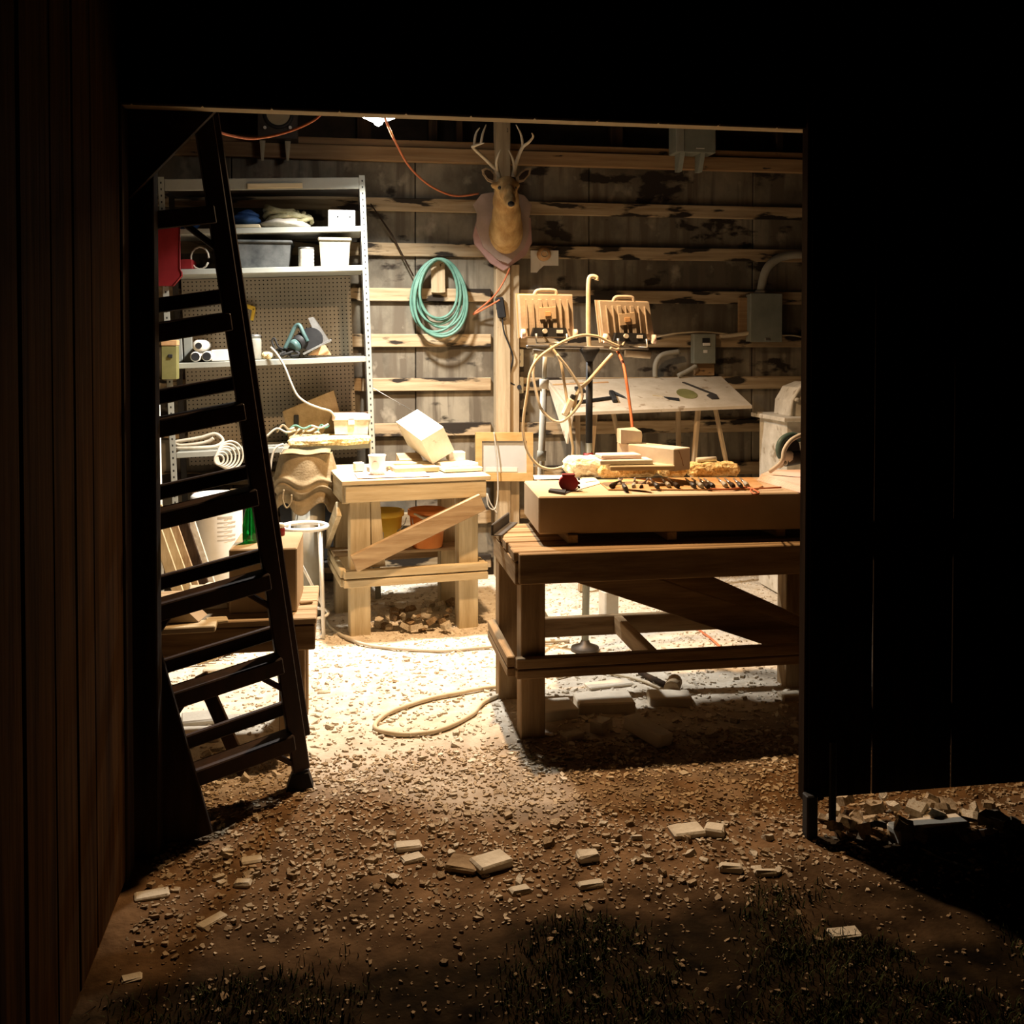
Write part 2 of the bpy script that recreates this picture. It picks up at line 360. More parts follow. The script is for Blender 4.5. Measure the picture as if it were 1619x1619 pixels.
# knee brace and jamb post in the corner of the doorway
k = [pY(349, 166, YF+.1), pY(205, 312, YF+.1), pY(190, 312, YF+.1), pY(190, 160, YF+.1)]
part(wf, 'corner_gusset', B().prism(k, (0, .025, 0)), 'dark_x')
a0 = pY(207, 700, YF+.16).x; a1 = pY(247, 600, YF+.16).x
part(wf, 'jamb_post', B().span(a0-.02, a1, YF+.14, YF+.22, 0, 3.5), 'dark_z')
part(wf, 'jamb_trim', B().span(-.66, -.625, YF-.005, YF+.09, 0, 2.29), 'dark_z')
# wall of the lean-to running out towards the viewer on the left
XL = -.63
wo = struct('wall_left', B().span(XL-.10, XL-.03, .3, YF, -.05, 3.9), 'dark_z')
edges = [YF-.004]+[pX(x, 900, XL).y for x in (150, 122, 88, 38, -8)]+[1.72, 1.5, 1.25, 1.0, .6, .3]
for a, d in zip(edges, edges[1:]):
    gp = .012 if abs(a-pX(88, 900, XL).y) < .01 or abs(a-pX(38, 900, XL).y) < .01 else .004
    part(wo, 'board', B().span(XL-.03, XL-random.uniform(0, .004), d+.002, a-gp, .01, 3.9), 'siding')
# sliding door on the right, hung in front of the facade
YD = 3.09
dl = pY(1286, 800, YD).x
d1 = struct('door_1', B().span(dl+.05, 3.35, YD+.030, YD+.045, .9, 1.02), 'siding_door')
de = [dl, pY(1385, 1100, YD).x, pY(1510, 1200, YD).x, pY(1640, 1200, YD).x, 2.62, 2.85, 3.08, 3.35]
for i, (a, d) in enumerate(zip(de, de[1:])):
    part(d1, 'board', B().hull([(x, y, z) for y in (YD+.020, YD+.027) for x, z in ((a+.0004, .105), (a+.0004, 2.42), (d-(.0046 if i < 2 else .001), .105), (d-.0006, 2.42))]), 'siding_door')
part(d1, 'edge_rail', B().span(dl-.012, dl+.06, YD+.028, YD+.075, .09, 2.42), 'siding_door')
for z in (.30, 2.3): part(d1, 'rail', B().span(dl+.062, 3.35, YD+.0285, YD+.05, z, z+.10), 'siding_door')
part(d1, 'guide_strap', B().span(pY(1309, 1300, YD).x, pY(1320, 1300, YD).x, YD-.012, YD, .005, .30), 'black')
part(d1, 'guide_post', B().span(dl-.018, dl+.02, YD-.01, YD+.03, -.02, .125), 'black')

# ------------------------------------------------------------------ lamps
lp = pY(598, 191, 5.88); 
t = thing('led_garage_lamp', 'glowing white winged LED lamp hanging at the top of the doorway', 'lamp', lp)
part(t, 'socket', B().lathe([(.02, .16), (.02, .10), (.045, .085), (.05, .03), (.03, .02)][::-1], 16), 'steel_bare')
for i in range(3):
    a = math.pi*(.5+2*i/3)+.3; dv = Vector((math.cos(a), math.sin(a), 0)); sv = Vector((-dv.y, dv.x, 0))
    p0 = dv*.035+Vector((0, 0, .01)); p1 = dv*.15+Vector((0, 0, .055))
    wg = part(t, 'led_wing', B().hull([p+sv*s_*wd+Vector((0, 0, h)) for p, wd in ((p0, .03), (p1, .045)) for s_ in (-1, 1) for h in (0, .012)]), 'steel_bare')
    part(wg, 'diffuser', B().hull([p+sv*s_*wd+Vector((0, 0, h)) for p, wd in ((p0, .027), (p1, .042)) for s_ in (-1, 1) for h in (-.012, -.001)]), 'led')
part(t, 'centre_diffuser', B().lathe([(.005, -.03), (.022, -.02), (.03, 0), (.03, .012)], 16), 'led')
part(t, 'drop_cord', B().tube([(0, 0, .15), (.005, 0, .4), (0, 0, 3.58-lp.z)], .005, 6), 'rubber')
def lamp_light(parent, name, energy, col, z, size, spread):
    ld = bpy.data.lights.new(name, 'AREA'); ld.shape = 'DISK'; ld.size = size; ld.energy = energy; ld.color = col; ld.spread = R(spread)
    o = bpy.data.objects.new(name, ld); C.objects.link(o); o.parent = parent; o.location = (0, 0, z)
lamp_light(t, 'led_light', COOL_W, COOL_C, -.035, .16, 128)
t = thing('bare_bulb_lamp', 'warm hanging bulb lamp above the big workbench', 'lamp', (.72, 4.82, 2.92))
part(t, 'bulb', B().lathe([(.004, -.06), (.02, -.055), (.032, -.03), (.03, -.005), (.014, .03), (.013, .05)], 16), 'bulb')
part(t, 'shade', B().lathe([(.125, .02), (.10, .05), (.05, .085), (.02, .095), (.02, .1)], 24), 'steel_dark')
part(t, 'drop_cord', B().tube([(0, 0, .095), (0, 0, .68)], .004, 6), 'rubber')
lamp_light(t, 'bulb_light', WARM_W, WARM_C, -.065, .10, 140)

# ------------------------------------------------------------------ big workbench with the stone slab
t = thing('workbench', 'heavy timber workbench with plank top carrying the big stone slab', 'workbench', (1.4, 4.36, 0))
X0, X1, Y0, Y1, ZT = .70, 2.17, 4.03, 4.66, .755
for i in range(6):
    y0 = Y0+.005+i*.1042; wpart(t, 'top_plank', B().span(X0-.012+random.uniform(-.006, .006), X1, y0+.003, y0+.100, ZT-.04, ZT+random.uniform(-.003, .002)), 'bench_x')
wpart(t, 'front_apron', B().span(X0, X1, Y0-.035, Y0+.003, ZT-.125, ZT-.002), 'bench_x')
wpart(t, 'back_apron', B().span(X0, X1, Y1-.03, Y1, ZT-.14, ZT-.042), 'bench_x')
wpart(t, 'side_apron', B().span(X0-.012, X0+.026, Y0+.005, Y1-.032, ZT-.135, ZT-.042), 'bench_y')
for x, y in ((X0+.012, Y0+.005), (X0-.008, Y1-.17), (X1-.13, Y1-.20), (X1-.10, Y0+.005)):
    wpart(t, 'leg', B().span(x, x+.10, y, y+.10, -.03, ZT-.04), 'bench_z')
for z0, z1 in ((.250, .286), (.291, .333)):
    wpart(t, 'front_rail', B().span(X0-.012, X1, Y0-.035, Y0+.003, z0, z1), 'bench_x')
    wpart(t, 'side_rail', B().span(X0-.045, X0-.010, Y0+.003, Y1-.07, z0, z1), 'bench_y')
wpart(t, 'back_rail', B().span(X0-.03, X1, Y1-.065, Y1-.03, .235, .325), 'bench_x')
wpart(t, 'cross_rail', B().span(1.25, 1.29, Y0+.005, Y1-.067, .245, .325), 'bench_y')
wpart(t, 'brace', B().bar(pY(905, 893, Y0+.14), pY(1320, 1032, Y0+.14), .036, .125, (0, 0, 1)), 'bench_x')
wpart(t, 'brace', B().bar(pY(1040, 893, Y0+.24), pY(1262, 992, Y0+.24), .036, .10, (0, 0, 1)), 'bench_x')
sl = thing('stone_slab', 'big flat limestone slab lying on the heavy workbench', 'stone slab', (.812, 4.178, ZT+.04), R(-3.2))
part(sl, 'slab', B().span(0, 1.36, 0, .50, 0, .158, .006), 'slab')
ZS = ZT+.04+.158                                          # top of the slab
for i, x in enumerate((.93, 1.36, 1.85)):
    solo('spacer_stick', B().span(x, x+.045, 4.15, 4.64, ZT+.0015, ZT+.0395), 'old_y', ['wooden spacer stick under the left end of the stone slab', 'wooden spacer stick under the middle of the stone slab', 'wooden spacer stick under the right end of the stone slab'][i], 'spacer', 'spacers under the slab')
c0 = pY(770, 822, 4.68)
t = thing('steel_angle', 'dark steel angle bar lying on the left end of the heavy workbench', 'angle bar', (X0-.0, 4.53, ZT+.002), R(-22))
part(t, 'flange', B().span(0, .012, -.16, .16, 0, .05), 'steel_dark'); part(t, 'flange', B().span(0, .05, -.16, .16, 0, .006), 'steel_dark')

# ------------------------------------------------------------------ small workbench
SB = Vector((.03, 5.60, 0)); SA = R(7)
t = thing('small_workbench', 'rough pine workbench with diagonal braces and cluttered bright top', 'workbench', SB, SA)
W, D, Z = .80, .70, .85
for i in range(5):
    y0 = -.02+i*.146; part(t, 'top_plank', B().span(-.03, W+.005, y0+.002, y0+.143, Z-.028, Z+random.uniform(-.003, .001)), 'pine_x')
part(t, 'front_apron', B().span(-.01, W-.02, -.012, .026, Z-.125, Z-.03), 'pine_x')
part(t, 'back_apron', B().span(0, W-.03, D-.06, D-.02, Z-.125, Z-.03), 'pine_x')
for x in (-.024, W-.06): part(t, 'side_apron', B().span(x, x+.038, .028, D-.03, Z-.135, Z-.03), 'pine_y')
for x, y in ((.02, .028), (W-.17, .028), (W-.16, D-.16), (-.0, D-.16)):
    part(t, 'leg', B().span(x, x+.112, y, y+.10, -.03, Z-.03), 'pine_z')
part(t, 'leg_board', B().hull([(x, y, z) for x, z in ((.135, .72), (.185, .72), (.14, .36), (.215, .36)) for y in (.03, .065)]), 'pine_z')
for z0, z1 in ((.262, .304), (.312, .356)):
    part(t, 'front_rail', B().span(-.02, W-.01, -.012, .024, z0, z1), 'pine_x')
    part(t, 'side_rail', B().span(-.035, -.001, .028, D-.05, z0, z1), 'pine_y')
    part(t, 'side_rail', B().span(W-.05, W-.014, .028, D-.05, z0, z1), 'pine_y')
part(t, 'back_rail', B().span(0, W-.05, D-.058, D-.02, .262, .356), 'bench_x')
for y in (.36, .47): part(t, 'shelf_plank', B().span(-.03, W-.016, y, y+.105, .358, .378), 'old_x')
part(t, 'front_brace', B().bar((.03, -.034, .40), (W-.05, -.034, .705), .036, .098, (0, 0, 1)), 'old_x')
part(t, 'side_brace', B().bar((-.040, .03, .69), (-.040, D-.08, .40), .030, .085, (0, 0, 1)), 'pine_y')
def sb(x, y, z=0): return SB + RZ(SA) @ Vector((x, y, z))
def sbox(name, x, y, z, size, a, mat, label, cat, group=None, ch=.004):
    return solo(name, B().box(sb(x, y, z+size[2]/2), size, RZ(SA+R(a)), ch), mat, label, cat, group)
zt = Z+.0025
sbox('brown_board', .425, .27, zt, (.26, .14, .028), 3, 'stone_tan', 'brown board under the tilted block on the small bench', 'board')
sbox('white_plate', .68, .28, zt, (.23, .26, .022), 4, 'paper', 'pale flat tile at the bottom of the stack beside the tilted block', 'tile', 'tiles on the small bench')
sbox('white_plate', .68, .31, zt+.0225, (.20, .20, .018), 12, 'paper', 'pale flat tile in the middle of the stack beside the tilted block', 'tile', 'tiles on the small bench')
sbox('offcut_block', .70, .40, zt+.041, (.10, .09, .05), 0, 'stone', 'small pinkish stone offcut on top of the tile stack on the small bench', 'offcut')
sbox('paper_sheet', .27, .14, zt, (.40, .24, .002), -3, 'pink_paper', 'pinkish paper sheet under the cup on the small bench', 'paper', ch=.0005)
sbox('card_box', .115, .36, zt, (.055, .05, .05), 8, 'paper', 'tiny pale carton behind the cup on the small bench', 'carton')
sbox('wood_strip', .40, .47, zt, (.30, .10, .03), -6, 'pine_x', 'pale pine strip at the back of the small bench top', 'board')
sbox('wood_strip', .25, .40, zt, (.16, .06, .022), 20, 'pine_x', 'short pine strip between the cup and the tilted block', 'board')
p = sb(.19, .16, zt+.0022)
t = thing('paper_cup', 'white paper cup with a pink round print on the small bench', 'cup', p)
part(t, 'cup', B().lathe([(.040, 0), (.047, .1), (.050, .104), (.050, .110), (.045, .110), (.037, .006)], 24), 'white')
part(t, 'print', B().prism([Vector((-.012+.022*math.cos(q*math.pi/8), -.0465-.001, .052+.025*math.sin(q*math.pi/8))) for q in range(16)], (0, .004, 0)), 'pink_paper')
t = thing('hand_plane', 'small grey metal hand tool between the cup and the tilted block', 'tool', sb(.215, .30, zt), SA+R(-30))
part(t, 'body', B().span(-.06, .06, -.02, .02, 0, .03), 'steel_bare'); part(t, 'knob', B().cyl((-.03, 0, .03), (-.03, 0, .055), .012, .009), 'black'); part(t, 'blade', B().bar((.0, 0, .03), (.045, 0, .065), .03, .004), 'steel_dark')
# tilted stone block (nearest corner, axes read from the picture)
fc = pY(665, 699, 5.93); la, lb, lc = .44, .158, .172
ax = (CR*-.4306+CU*.1973+CF*.88).normalized(); bx_ = (CR*.8237+CU*.4872+CF*.294).normalized(); cx_ = (CR*.371-CU*.851+CF*.372).normalized()
mb = B().hull([fc+ax*la*i+bx_*lb*j+cx_*lc*k for i in (.012, .99) for j in (.012, .99) for k in (0, 1)]+[fc+ax*la*i+bx_*lb*j+cx_*lc*k for i in (0, 1) for j in (.02, .98) for k in (.015, .985)])
tb = solo('tilted_block', mb, 'stone', 'white limestone block propped up tilted on the small bench', 'stone block')
zmin = min((tb.matrix_basis @ v.co).z for v in tb.data.vertices)
tb.location.z += (Z+.031)-zmin
solo('prop_wedge', B().hull([sb(x, y, zz) for x, y in ((.38, .50), (.52, .50), (.38, .62), (.52, .62)) for zz in (zt, .92 if y > .55 else .89)]), 'old_x', 'wooden prop under the back of the tilted block', 'wedge')
for nm, x, y, mt, lab in (('yellow_bucket', .278, .45, 'yellow', 'yellow plastic bucket with rim standing under the small bench'), ('orange_bucket', .531, .42, 'orange_pl', 'orange plastic bucket with striped straps standing under the small bench')):
    t = thing(nm, lab, 'bucket', sb(x, y, .380), SA)
    part(t, 'pail', B().lathe([(.09, 0), (.108, .215), (.102, .215), (.085, .006)], 28), mt)
    part(t, 'rim', B().lathe([(.107, .19), (.117, .192), (.117, .222), (.107, .226), (.103, .20)], 28), mt)
    part(t, 'handle', B().tube([(.112*math.cos(a), .112*math.sin(a)*.35-.108, .19-.10*math.sin(a)) for a in [math.pi*i/10 for i in range(11)]], .003, 6), 'steel_bare')
    if mt == 'yellow': part(t, 'print', B().sheet(6, 2, lambda u, v: Vector((.1025*math.sin(-.6+u*.4), -.1025*math.cos(-.6+u*.4), .05+.06*v))), 'print')
    else:
        for i in range(4): part(t, 'strap', B().tube([(-.10+.02*i, -.105+.005*abs(i-1), .215-.012*i), (-.03+.02*i, -.118, .19-.02*i), (.08, -.1, .20-.03*i)], .007, 6, sub=4), 'cable_white')

# ------------------------------------------------------------------ low table on the left with stone block
fr_ = pZ(500, 977, .52); bk = pZ(479, 926, .52)
LX1, LY0, LY1 = fr_.x, fr_.y, bk.y; LX0 = LX1-.80
t = thing('low_table', 'low rough timber table behind the ladder holding a stone block', 'table', ((LX0+LX1)/2, (LY0+LY1)/2, 0))
for i in range(4):
    y0 = LY0+i*(LY1-LY0)/4; wpart(t, 'top_plank', B().span(LX0, LX1, y0+.002, y0+(LY1-LY0)/4-.002, .495, .52), 'old_x')
wpart(t, 'front_apron', B().span(LX0+.0, LX1-.005, LY0-.0, LY0+.035, .395, .493), 'bench_x')
wpart(t, 'side_apron', B().span(LX1-.045, LX1-.007, LY0+.037, LY1-.01, .395, .493), 'bench_y')
lx = pY(482, 1080, LY0+.04).x
for x, y in ((lx-.10, LY0+.037), (lx-.10, LY1-.11), (LX0+.0, LY0+.037), (LX0+.0, LY1-.11)):
    wpart(t, 'leg', B().span(x, x+.10, y, y+.09, -.03, .493), 'bench_z')
wpart(t, 'lower_brace', B().bar((LX0+.05, LY0+.06, .37), (LX1-.05, LY0+.06, .47), .03, .07), 'bench_x')
q0 = pZ(362, 972, .52); q1 = pZ(470, 966, .52)
t = thing('tan_block', 'square tan stone block standing on the low table behind the ladder', 'stone block', (q0.x, q0.y+.01, .521), R(-2))
part(t, 'block', B().span(0, q1.x-q0.x, 0, .36, 0, .255, .005), 'stone_tan')
zb = .777
p = pZ(396, 857, zb); p.z = zb
t = thing('green_bottle', 'green glass bottle standing on the tan stone block', 'bottle', p)
part(t, 'glass', B().lathe([(.006, 0), (.030, 0), (.032, .006), (.032, .07), (.024, .115), (.014, .15), (.0125, .20), (.015, .203), (.015, .213), (.011, .215)], 20), 'glass_green')
p = pZ(443, 846, zb); p.z = zb
t = thing('red_jar', 'small red jar with white lid on the tan stone block', 'jar', p)
part(t, 'jar', B().lathe([(.018, 0), (.020, .003), (.020, .028), (.018, .032)], 18), 'red'); part(t, 'lid', B().lathe([(.017, .0325), (.019, .034), (.018, .046), (.012, .052)], 18), 'white')
def onlow(name, x, y, size, a, mat, lab, cat, z=.521):
    p = pZ(x, y, z); return solo(name, B().box((p.x, p.y, z+size[2]/2), size, RZ(R(a))), mat, lab, cat)
p = pZ(280, 985, .56)
solo('wedge_offcut', B().prism([(p.x-.11, p.y+.05, .548), (p.x+.07, p.y+.05, .548), (p.x-.01, p.y+.05, .63)], (.02, .10, 0)), 'stone_tan', 'triangular stone offcut on the left of the low table', 'offcut')
onlow('pale_board', 285, 997, (.26, .10, .024), 2, 'pine_x', 'pale board along the front edge of the low table', 'board')
onlow('pale_board', 343, 983, (.08, .07, .012), 12, 'pine_x', 'short thin pale board next to the wedge on the low table', 'board')
onlow('brick', 330, 960, (.15, .09, .085), 6, 'rubble', 'rough masonry brick beside the tan block on the low table', 'brick')
onlow('round_stick', 484, 955, (.055, .012, .012), 12, 'old_x', 'short dark stick at the right end of the low table', 'stick')
onlow('pale_scrap', 340, 935, (.10, .08, .03), -20, 'stone', 'pale stone scrap behind the brick on the low table', 'offcut')

# ------------------------------------------------------------------ folded stepladder leaning inside the doorway
A = Vector((-.138, 3.742, .055)); T = Vector((-.43, 3.44, 2.36)); u = (T-A).normalized(); LL = (T-A).length
wv = Vector((-.925, -.345, -.157)); wv = (wv-u*wv.dot(u)).normalized(); nv = u.cross(wv).normalized()
if nv.dot(CF) < 0: nv = -nv
t = thing('stepladder', 'dark folded wooden stepladder leaning inside the left of the doorway', 'ladder', (A.x+wv.x*.22, A.y+wv.y*.22, 0))
def along(y):                                              # place on the right rail seen at picture height y
    lo, hi = 0, 1
    for _ in range(40):
        m_ = (lo+hi)/2; q = A+u*LL*m_-O3; yy = CY-FX*q.dot(CU)/q.dot(CF)
        if yy > y: lo = m_
        else: hi = m_
    return lo*LL
Wd = .46
def lrail(a, b_, w0, off, wd, dp): return B().bar(A+u*a+wv*w0+nv*off, A+u*b_+wv*w0+nv*off, wd, dp, nv)
RW = .062
wpart(t, 'front_rail', lrail(0, LL, .01, 0, RW, .028), 'ladder'); wpart(t, 'front_rail', lrail(.0, LL, Wd, 0, RW, .028), 'ladder')
wpart(t, 'rear_rail', lrail(.10, LL-.02, -.035, .05, .035, .04), 'ladder'); wpart(t, 'rear_rail', lrail(.10, LL-.02, Wd+.02, .05, .03, .04), 'ladder')
for y in (1160, 1040, 909, 778, 645, 505, 338):
    s_ = along(y); st = wpart(t, 'step', B().bar(A+u*s_+wv*.03-nv*.02, A+u*s_+wv*(Wd-.02)-nv*.02, .075, .058, u), 'ladder')
    if y in (1160, 1040, 909, 338):
        for e in (.06, Wd-.05):
            d_ = 1 if e < .2 else -1
            wpart(st, 'knee_brace', B().bar(A+u*(s_-.02)+wv*(e+.06*d_), A+u*(s_-.11)+wv*(e-.03*d_), .016, .02), 'ladder')
for y in (1124, 1004, 881, 748, 606, 468):
    s_ = along(y); wpart(t, 'rear_rung', B().bar(A+u*s_+wv*(-.02)+nv*.05, A+u*s_+wv*Wd+nv*.05, .022, .05, u), 'ladder')
wpart(t, 'top_cap', B().bar(T+wv*(-.04)+nv*.02, T+wv*(Wd+.04)+nv*.02, .13, .03, u), 'ladder')
wpart(t, 'rope_loop', B().tube([T+u*.015+nv*.0, pY(337, 176, T.y+.05), pY(343, 170, T.y+.05)], .006, 6, sub=4), 'cable_white')
solo('ladder_chock', B().hull([Vector((-.150+x, 3.742+y, z)) for x, y, z in ((-.05, -.04, -.01), (.05, -.045, -.01), (.045, .04, -.01), (-.05, .045, -.01), (-.03, -.03, .045), (.03, -.03, .05), (.028, .03, .048), (-.03, .03, .043))]), 'rubber', 'small black block under the right foot of the stepladder', 'block')
solo('leaning_plank', B().bar((-.485, 3.375, 0.0), (-.70, 3.405, .80), .028, .15, (1, 0, 0)), 'dark_z', 'wide dark plank leaning in front of the stepladder foot', 'plank')
solo('leaning_stick', B().bar((-.36, 3.88, 0.0), (-.52, 3.93, .36), .022, .05, (1, 0, 0)), 'dark_z', 'thin dark stick leaning behind the stepladder foot', 'stick')

# ------------------------------------------------------------------ steel shelving (leaning a touch)
SY = 6.42; SD = .42; ST = R(2.0)
tl = pY(249, 281, SY); tr = pY(577, 279, SY); SW_ = (tr-tl).length
SO = Vector((tl.x+math.sin(ST)*tl.z, SY, 0))              # left foot, on the floor
t = thing('steel_shelving', 'grey slotted steel shelving with pegboard back against the wall', 'shelving', SO, 0, rot=(0, -ST, 0))
def shz(lz, X): return SO.z + lz*math.cos(ST) + (X-SO.x-lz*-math.sin(ST))*math.tan(ST)   # height of a shelf top above place X
def lvl(y): return (pY(575, y, SY).z - SW_*math.sin(ST))/math.cos(ST)
HT = lvl(279)
LV = [lvl(357), lvl(419), lvl(563), lvl(700)]; LV.append(.20)
for x in (0, SW_-.036):
    for y in (0, SD-.036):
        up = part(t, 'upright', B().span(x, x+.036, y, y+.003, -.05, HT+.008).span(0 if x == 0 else SW_-.003, .003 if x == 0 else SW_, y, y+.036, -.05, HT+.008), 'steel' if y == 0 else 'steel_dark')
        mb = B(); n_ = int((HT-.1)/.0385)
        for i in range(n_): mb.hull([(x+.018+e*.0045*(1 if h else .55), y-.0006, .12+i*.0385+h*.012+k) for e in (-1, 1) for h in (0, 1) for k in (0,)]+[(x+.018+e*.004, y-.0001, .12+i*.0385+h*.012) for e in (-1, 1) for h in (0, 1)])
        if y == 0: tag(part(up, 'slots', mb, 'black'), kind='stuff')
part(t, 'top_beam', B().span(.037, SW_-.037, .002, .012, HT-.075, HT-.004), 'steel')
part(t, 'top_sheet', B().span(.037, SW_-.037, .014, SD-.01, HT-.06, HT-.045), 'steel_dark')
part(t, 'wood_strip', B().span(.52, .85, -.008, .0015, HT-.068, HT-.036), 'pine_x')
for i, z in enumerate(LV):
    part(t, 'shelf', B().span(.037, SW_-.037, 0, SD-.01, z-.034, z, .003), 'steel' if i < 4 else 'steel_dark')
pb = (LV[1]-.04, LV[2]-.036, LV[3]-.036, .42)
for z1, z0 in ((LV[1]-.036, LV[2]+.002), (LV[2]-.036, LV[3]+.002), (LV[3]-.036, LV[3]-.13)):
    part(t, 'pegboard', B().span(.05, SW_-.11, SD-.009, SD-.003, z0, z1, .001), 'pegboard')
part(t, 'tie_rod', B().tube([(SW_, .02, LV[2]-.2), (SW_+.55, .42, LV[2]-.56)], .0018, 5), 'steel_bare')
def sx(x, Y=SY+.1): return pY(x, 540, Y).x
def on(lv, X): return shz(LV[lv], X)+.003
def item(name, lv, x0, x1, h, dy, dep, mat, lab, cat, ch=.004, group=None):
    a, d = sx(x0, SY+dy), sx(x1, SY+dy); X = (a+d)/2
    return solo(name, B().box((X, SY+dy+dep/2, on(lv, X)+h/2), (d-a, dep, h), RY(-ST), ch), mat, lab, cat, group)
PXM = 6.5/FX                                              # metres for one pixel at the shelving
# top row
X = sx(292); solo('blue_bag', B().ell((X, SY+.16, on(0, X)+.045), (.10, .10, .045)).rough(.02, 14), 'blue', 'crumpled dark blue bag at the left of the upper shelf', 'bag')
X = sx(388); solo('blue_jacket', B().ell((X, SY+.18, on(0, X)+.062), (.105, .12, .036)).ell((X+.01, SY+.20, on(0, X)+.095), (.08, .10, .03)).rough(.018, 17), 'blue', 'folded blue jacket lying on the pale board on the upper shelf', 'jacket')
item('pale_board', 0, 362, 412, .022, .03, .25, 'pine_x', 'pale board under the blue jacket on the upper shelf', 'board')
X = sx(452); z = on(0, X)
t = thing('rope_pile', 'heap of yellow green rope and cloth on the upper shelf', 'rope', (X, SY+.2, z))
part(t, 'cloth', B().ell((0.0, 0, .035), (.16, .13, .032)).ell((.05, -.02, .045), (.09, .09, .028)).rough(.02, 16), 'cloth_pale')
for i, (z_, x_, w_, r_) in enumerate(((.072, .015, .13, .017), (.09, -.01, .12, .016), (.105, -.03, .10, .015), (.125, -.035, .085, .015), (.07, .10, .06, .014))):
    part(t, 'rope_loop', B().tube([(x_+w_*math.cos(a_), .07*math.sin(a_), z_+.014*math.sin(a_*1.7+i)+.012*math.cos(a_+i)) for a_ in [2*math.pi*q/16 for q in range(16)]], r_, 7, True), 'rope_cloth')
t = thing('white_box', 'white box with two dark holes at the right of the upper shelf', 'box', (sx(541), SY+.06, on(0, sx(541))))
part(t, 'box', B().span(-.083, .083, 0, .16, 0, .105), 'white')
for x in (-.025, .05): part(t, 'hole', B().cyl((x, -.001, .062), (x, .003, .062), .006, n=10), 'black')
# second row
item('red_crate', 1, 278, 305, .06, .05, .2, 'red', 'dark red crate low on the second shelf behind the ladder', 'crate')
X = sx(317); solo('cable_ring', B().tube([(X+.055*math.cos(a), SY+.08+.03*math.sin(a*.5), on(1, X)+.07+.068*math.sin(a)) for a in [i*.42 for i in range(15)]], .006, 7), 'cable_white', 'loop of white cable standing on the second shelf', 'cable')
X = (sx(372)+sx(463))/2; hw = (sx(463)-sx(372))/2
t = thing('black_tub', 'dusty black plastic tub with flared rim on the second shelf', 'tub', (X, SY+.18, on(1, X)))
part(t, 'body', B().hull([(sx_*hw*k, sy*.15*k, z) for sx_ in (-1, 1) for sy in (-1, 1) for k, z in ((.86, 0), (.96, .15))]), 'tub')
part(t, 'rim', B().box((0, 0, .158), (2*hw*1.02, .315, .018), None, .007), 'tub')
t = thing('tin_can', 'ribbed tin can between the black tub and the clear bin', 'can', (sx(485), SY+.08, on(1, sx(485))))
part(t, 'can', B().lathe([(.046, 0)]+[(.046+.002*(i % 2), .004+i*.011) for i in range(10)]+[(.046, .112)], 22), 'dusty_white'); part(t, 'rim', B().lathe([(.046, .1125), (.049, .113), (.049, .119), (.042, .119)], 22), 'steel_bare')
X = sx(530); t = thing('clear_bin', 'cloudy clear bin half full of brown bits on the second shelf', 'bin', (X, SY+.14, on(1, X)))
part(t, 'body', B().hull([(sx_*.094*k, sy*.11*k, z) for sx_ in (-1, 1) for sy in (-1, 1) for k, z in ((.9, 0), (1, .15))]), 'clear_bin'); part(t, 'lid', B().box((0, 0, .163), (.205, .24, .022), None, .006), 'clear_bin')
# red case hanging at the left end
a = pY(250, 345, SY-.06); d = pY(283, 452, SY-.06)
t = thing('red_case', 'tall red plastic case hanging at the left end of the shelving', 'case', (a.x, SY-.06, d.z))
hh = a.z-d.z; part(t, 'shell', B().prism([(-.06, 0, hh), (.118, 0, hh), (.118, 0, .10), (.13, 0, .085), (.13, 0, .06), (.08, 0, 0), (-.06, 0, 0)], (0, .055, 0)), 'red'); part(t, 'edge_bead', B().tube([(.122, -.001, hh), (.122, -.001, .10), (.132, -.001, .08), (.132, -.001, .06), (.08, -.001, .0)], .004, 6), 'red')
# third row
X = sx(394, SY+SD); z = pY(394, 492, SY+SD-.03).z
t = thing('yellow_clamp', 'yellow spring clamp hanging on the pegboard', 'clamp', (X, SY+SD-.03, z-.06))
part(t, 'jaw', B().bar((-.03, 0, .10), (.04, 0, .075), .02, .028), 'yellow'); part(t, 'handle', B().bar((.035, 0, .08), (.02, 0, 0), .02, .022), 'yellow'); part(t, 'hook', B().cyl((-.02, .0, .10), (-.02, .018, .10), .004, n=8), 'steel_dark')
t = thing('glass_jar', 'grey glass jar of paint beside the ladder on the third shelf', 'jar', (sx(400), SY+.25, on(2, sx(400))))
part(t, 'jar', B().lathe([(.036, 0), (.04, .005), (.04, .12), (.034, .135)], 20), 'grey_pl'); part(t, 'lid', B().lathe([(.037, .136), (.037, .155), (.03, .158)], 20), 'steel_bare')
# circular saw resting on its plate
X = sx(483); zz = on(2, X); YS = SY+.10
t = thing('circular_saw', 'teal and black circular saw tipped up on its steel base plate', 'saw', (X, YS, zz))
wpart(t, 'base_plate', B().prism(pp([(487, 503), (494, 501), (517, 537), (520, 541), (507, 546), (501, 535)], YS+.03), (.01, .10, 0)), 'steel_bare')
wpart(t, 'edge_guide', B().bar(pY(479, 560, YS-.02), pY(524, 537, YS-.02), .008, .012), 'steel_bare')
wpart(t, 'motor', B().cyl(pY(468, 545, YS-.03), pY(484, 532, YS+.06), .042, .05, 20), 'black')
wpart(t, 'motor_cap', B().cyl(pY(462, 549, YS-.045), pY(468, 545, YS-.025), .03, .042, 18), 'teal')
wpart(t, 'blade_guard', B().cyl(pY(491, 536, YS-.01), pY(493, 536, YS+.045), .072, n=26), 'black')
wpart(t, 'handle', B().tube([pY(486, 540, YS-.02), pY(480, 528, YS-.02), pY(473, 514, YS-.01), pY(466, 518, YS), pY(458, 535, YS), pY(450, 552, YS)], .013, 8, sub=5), 'teal')
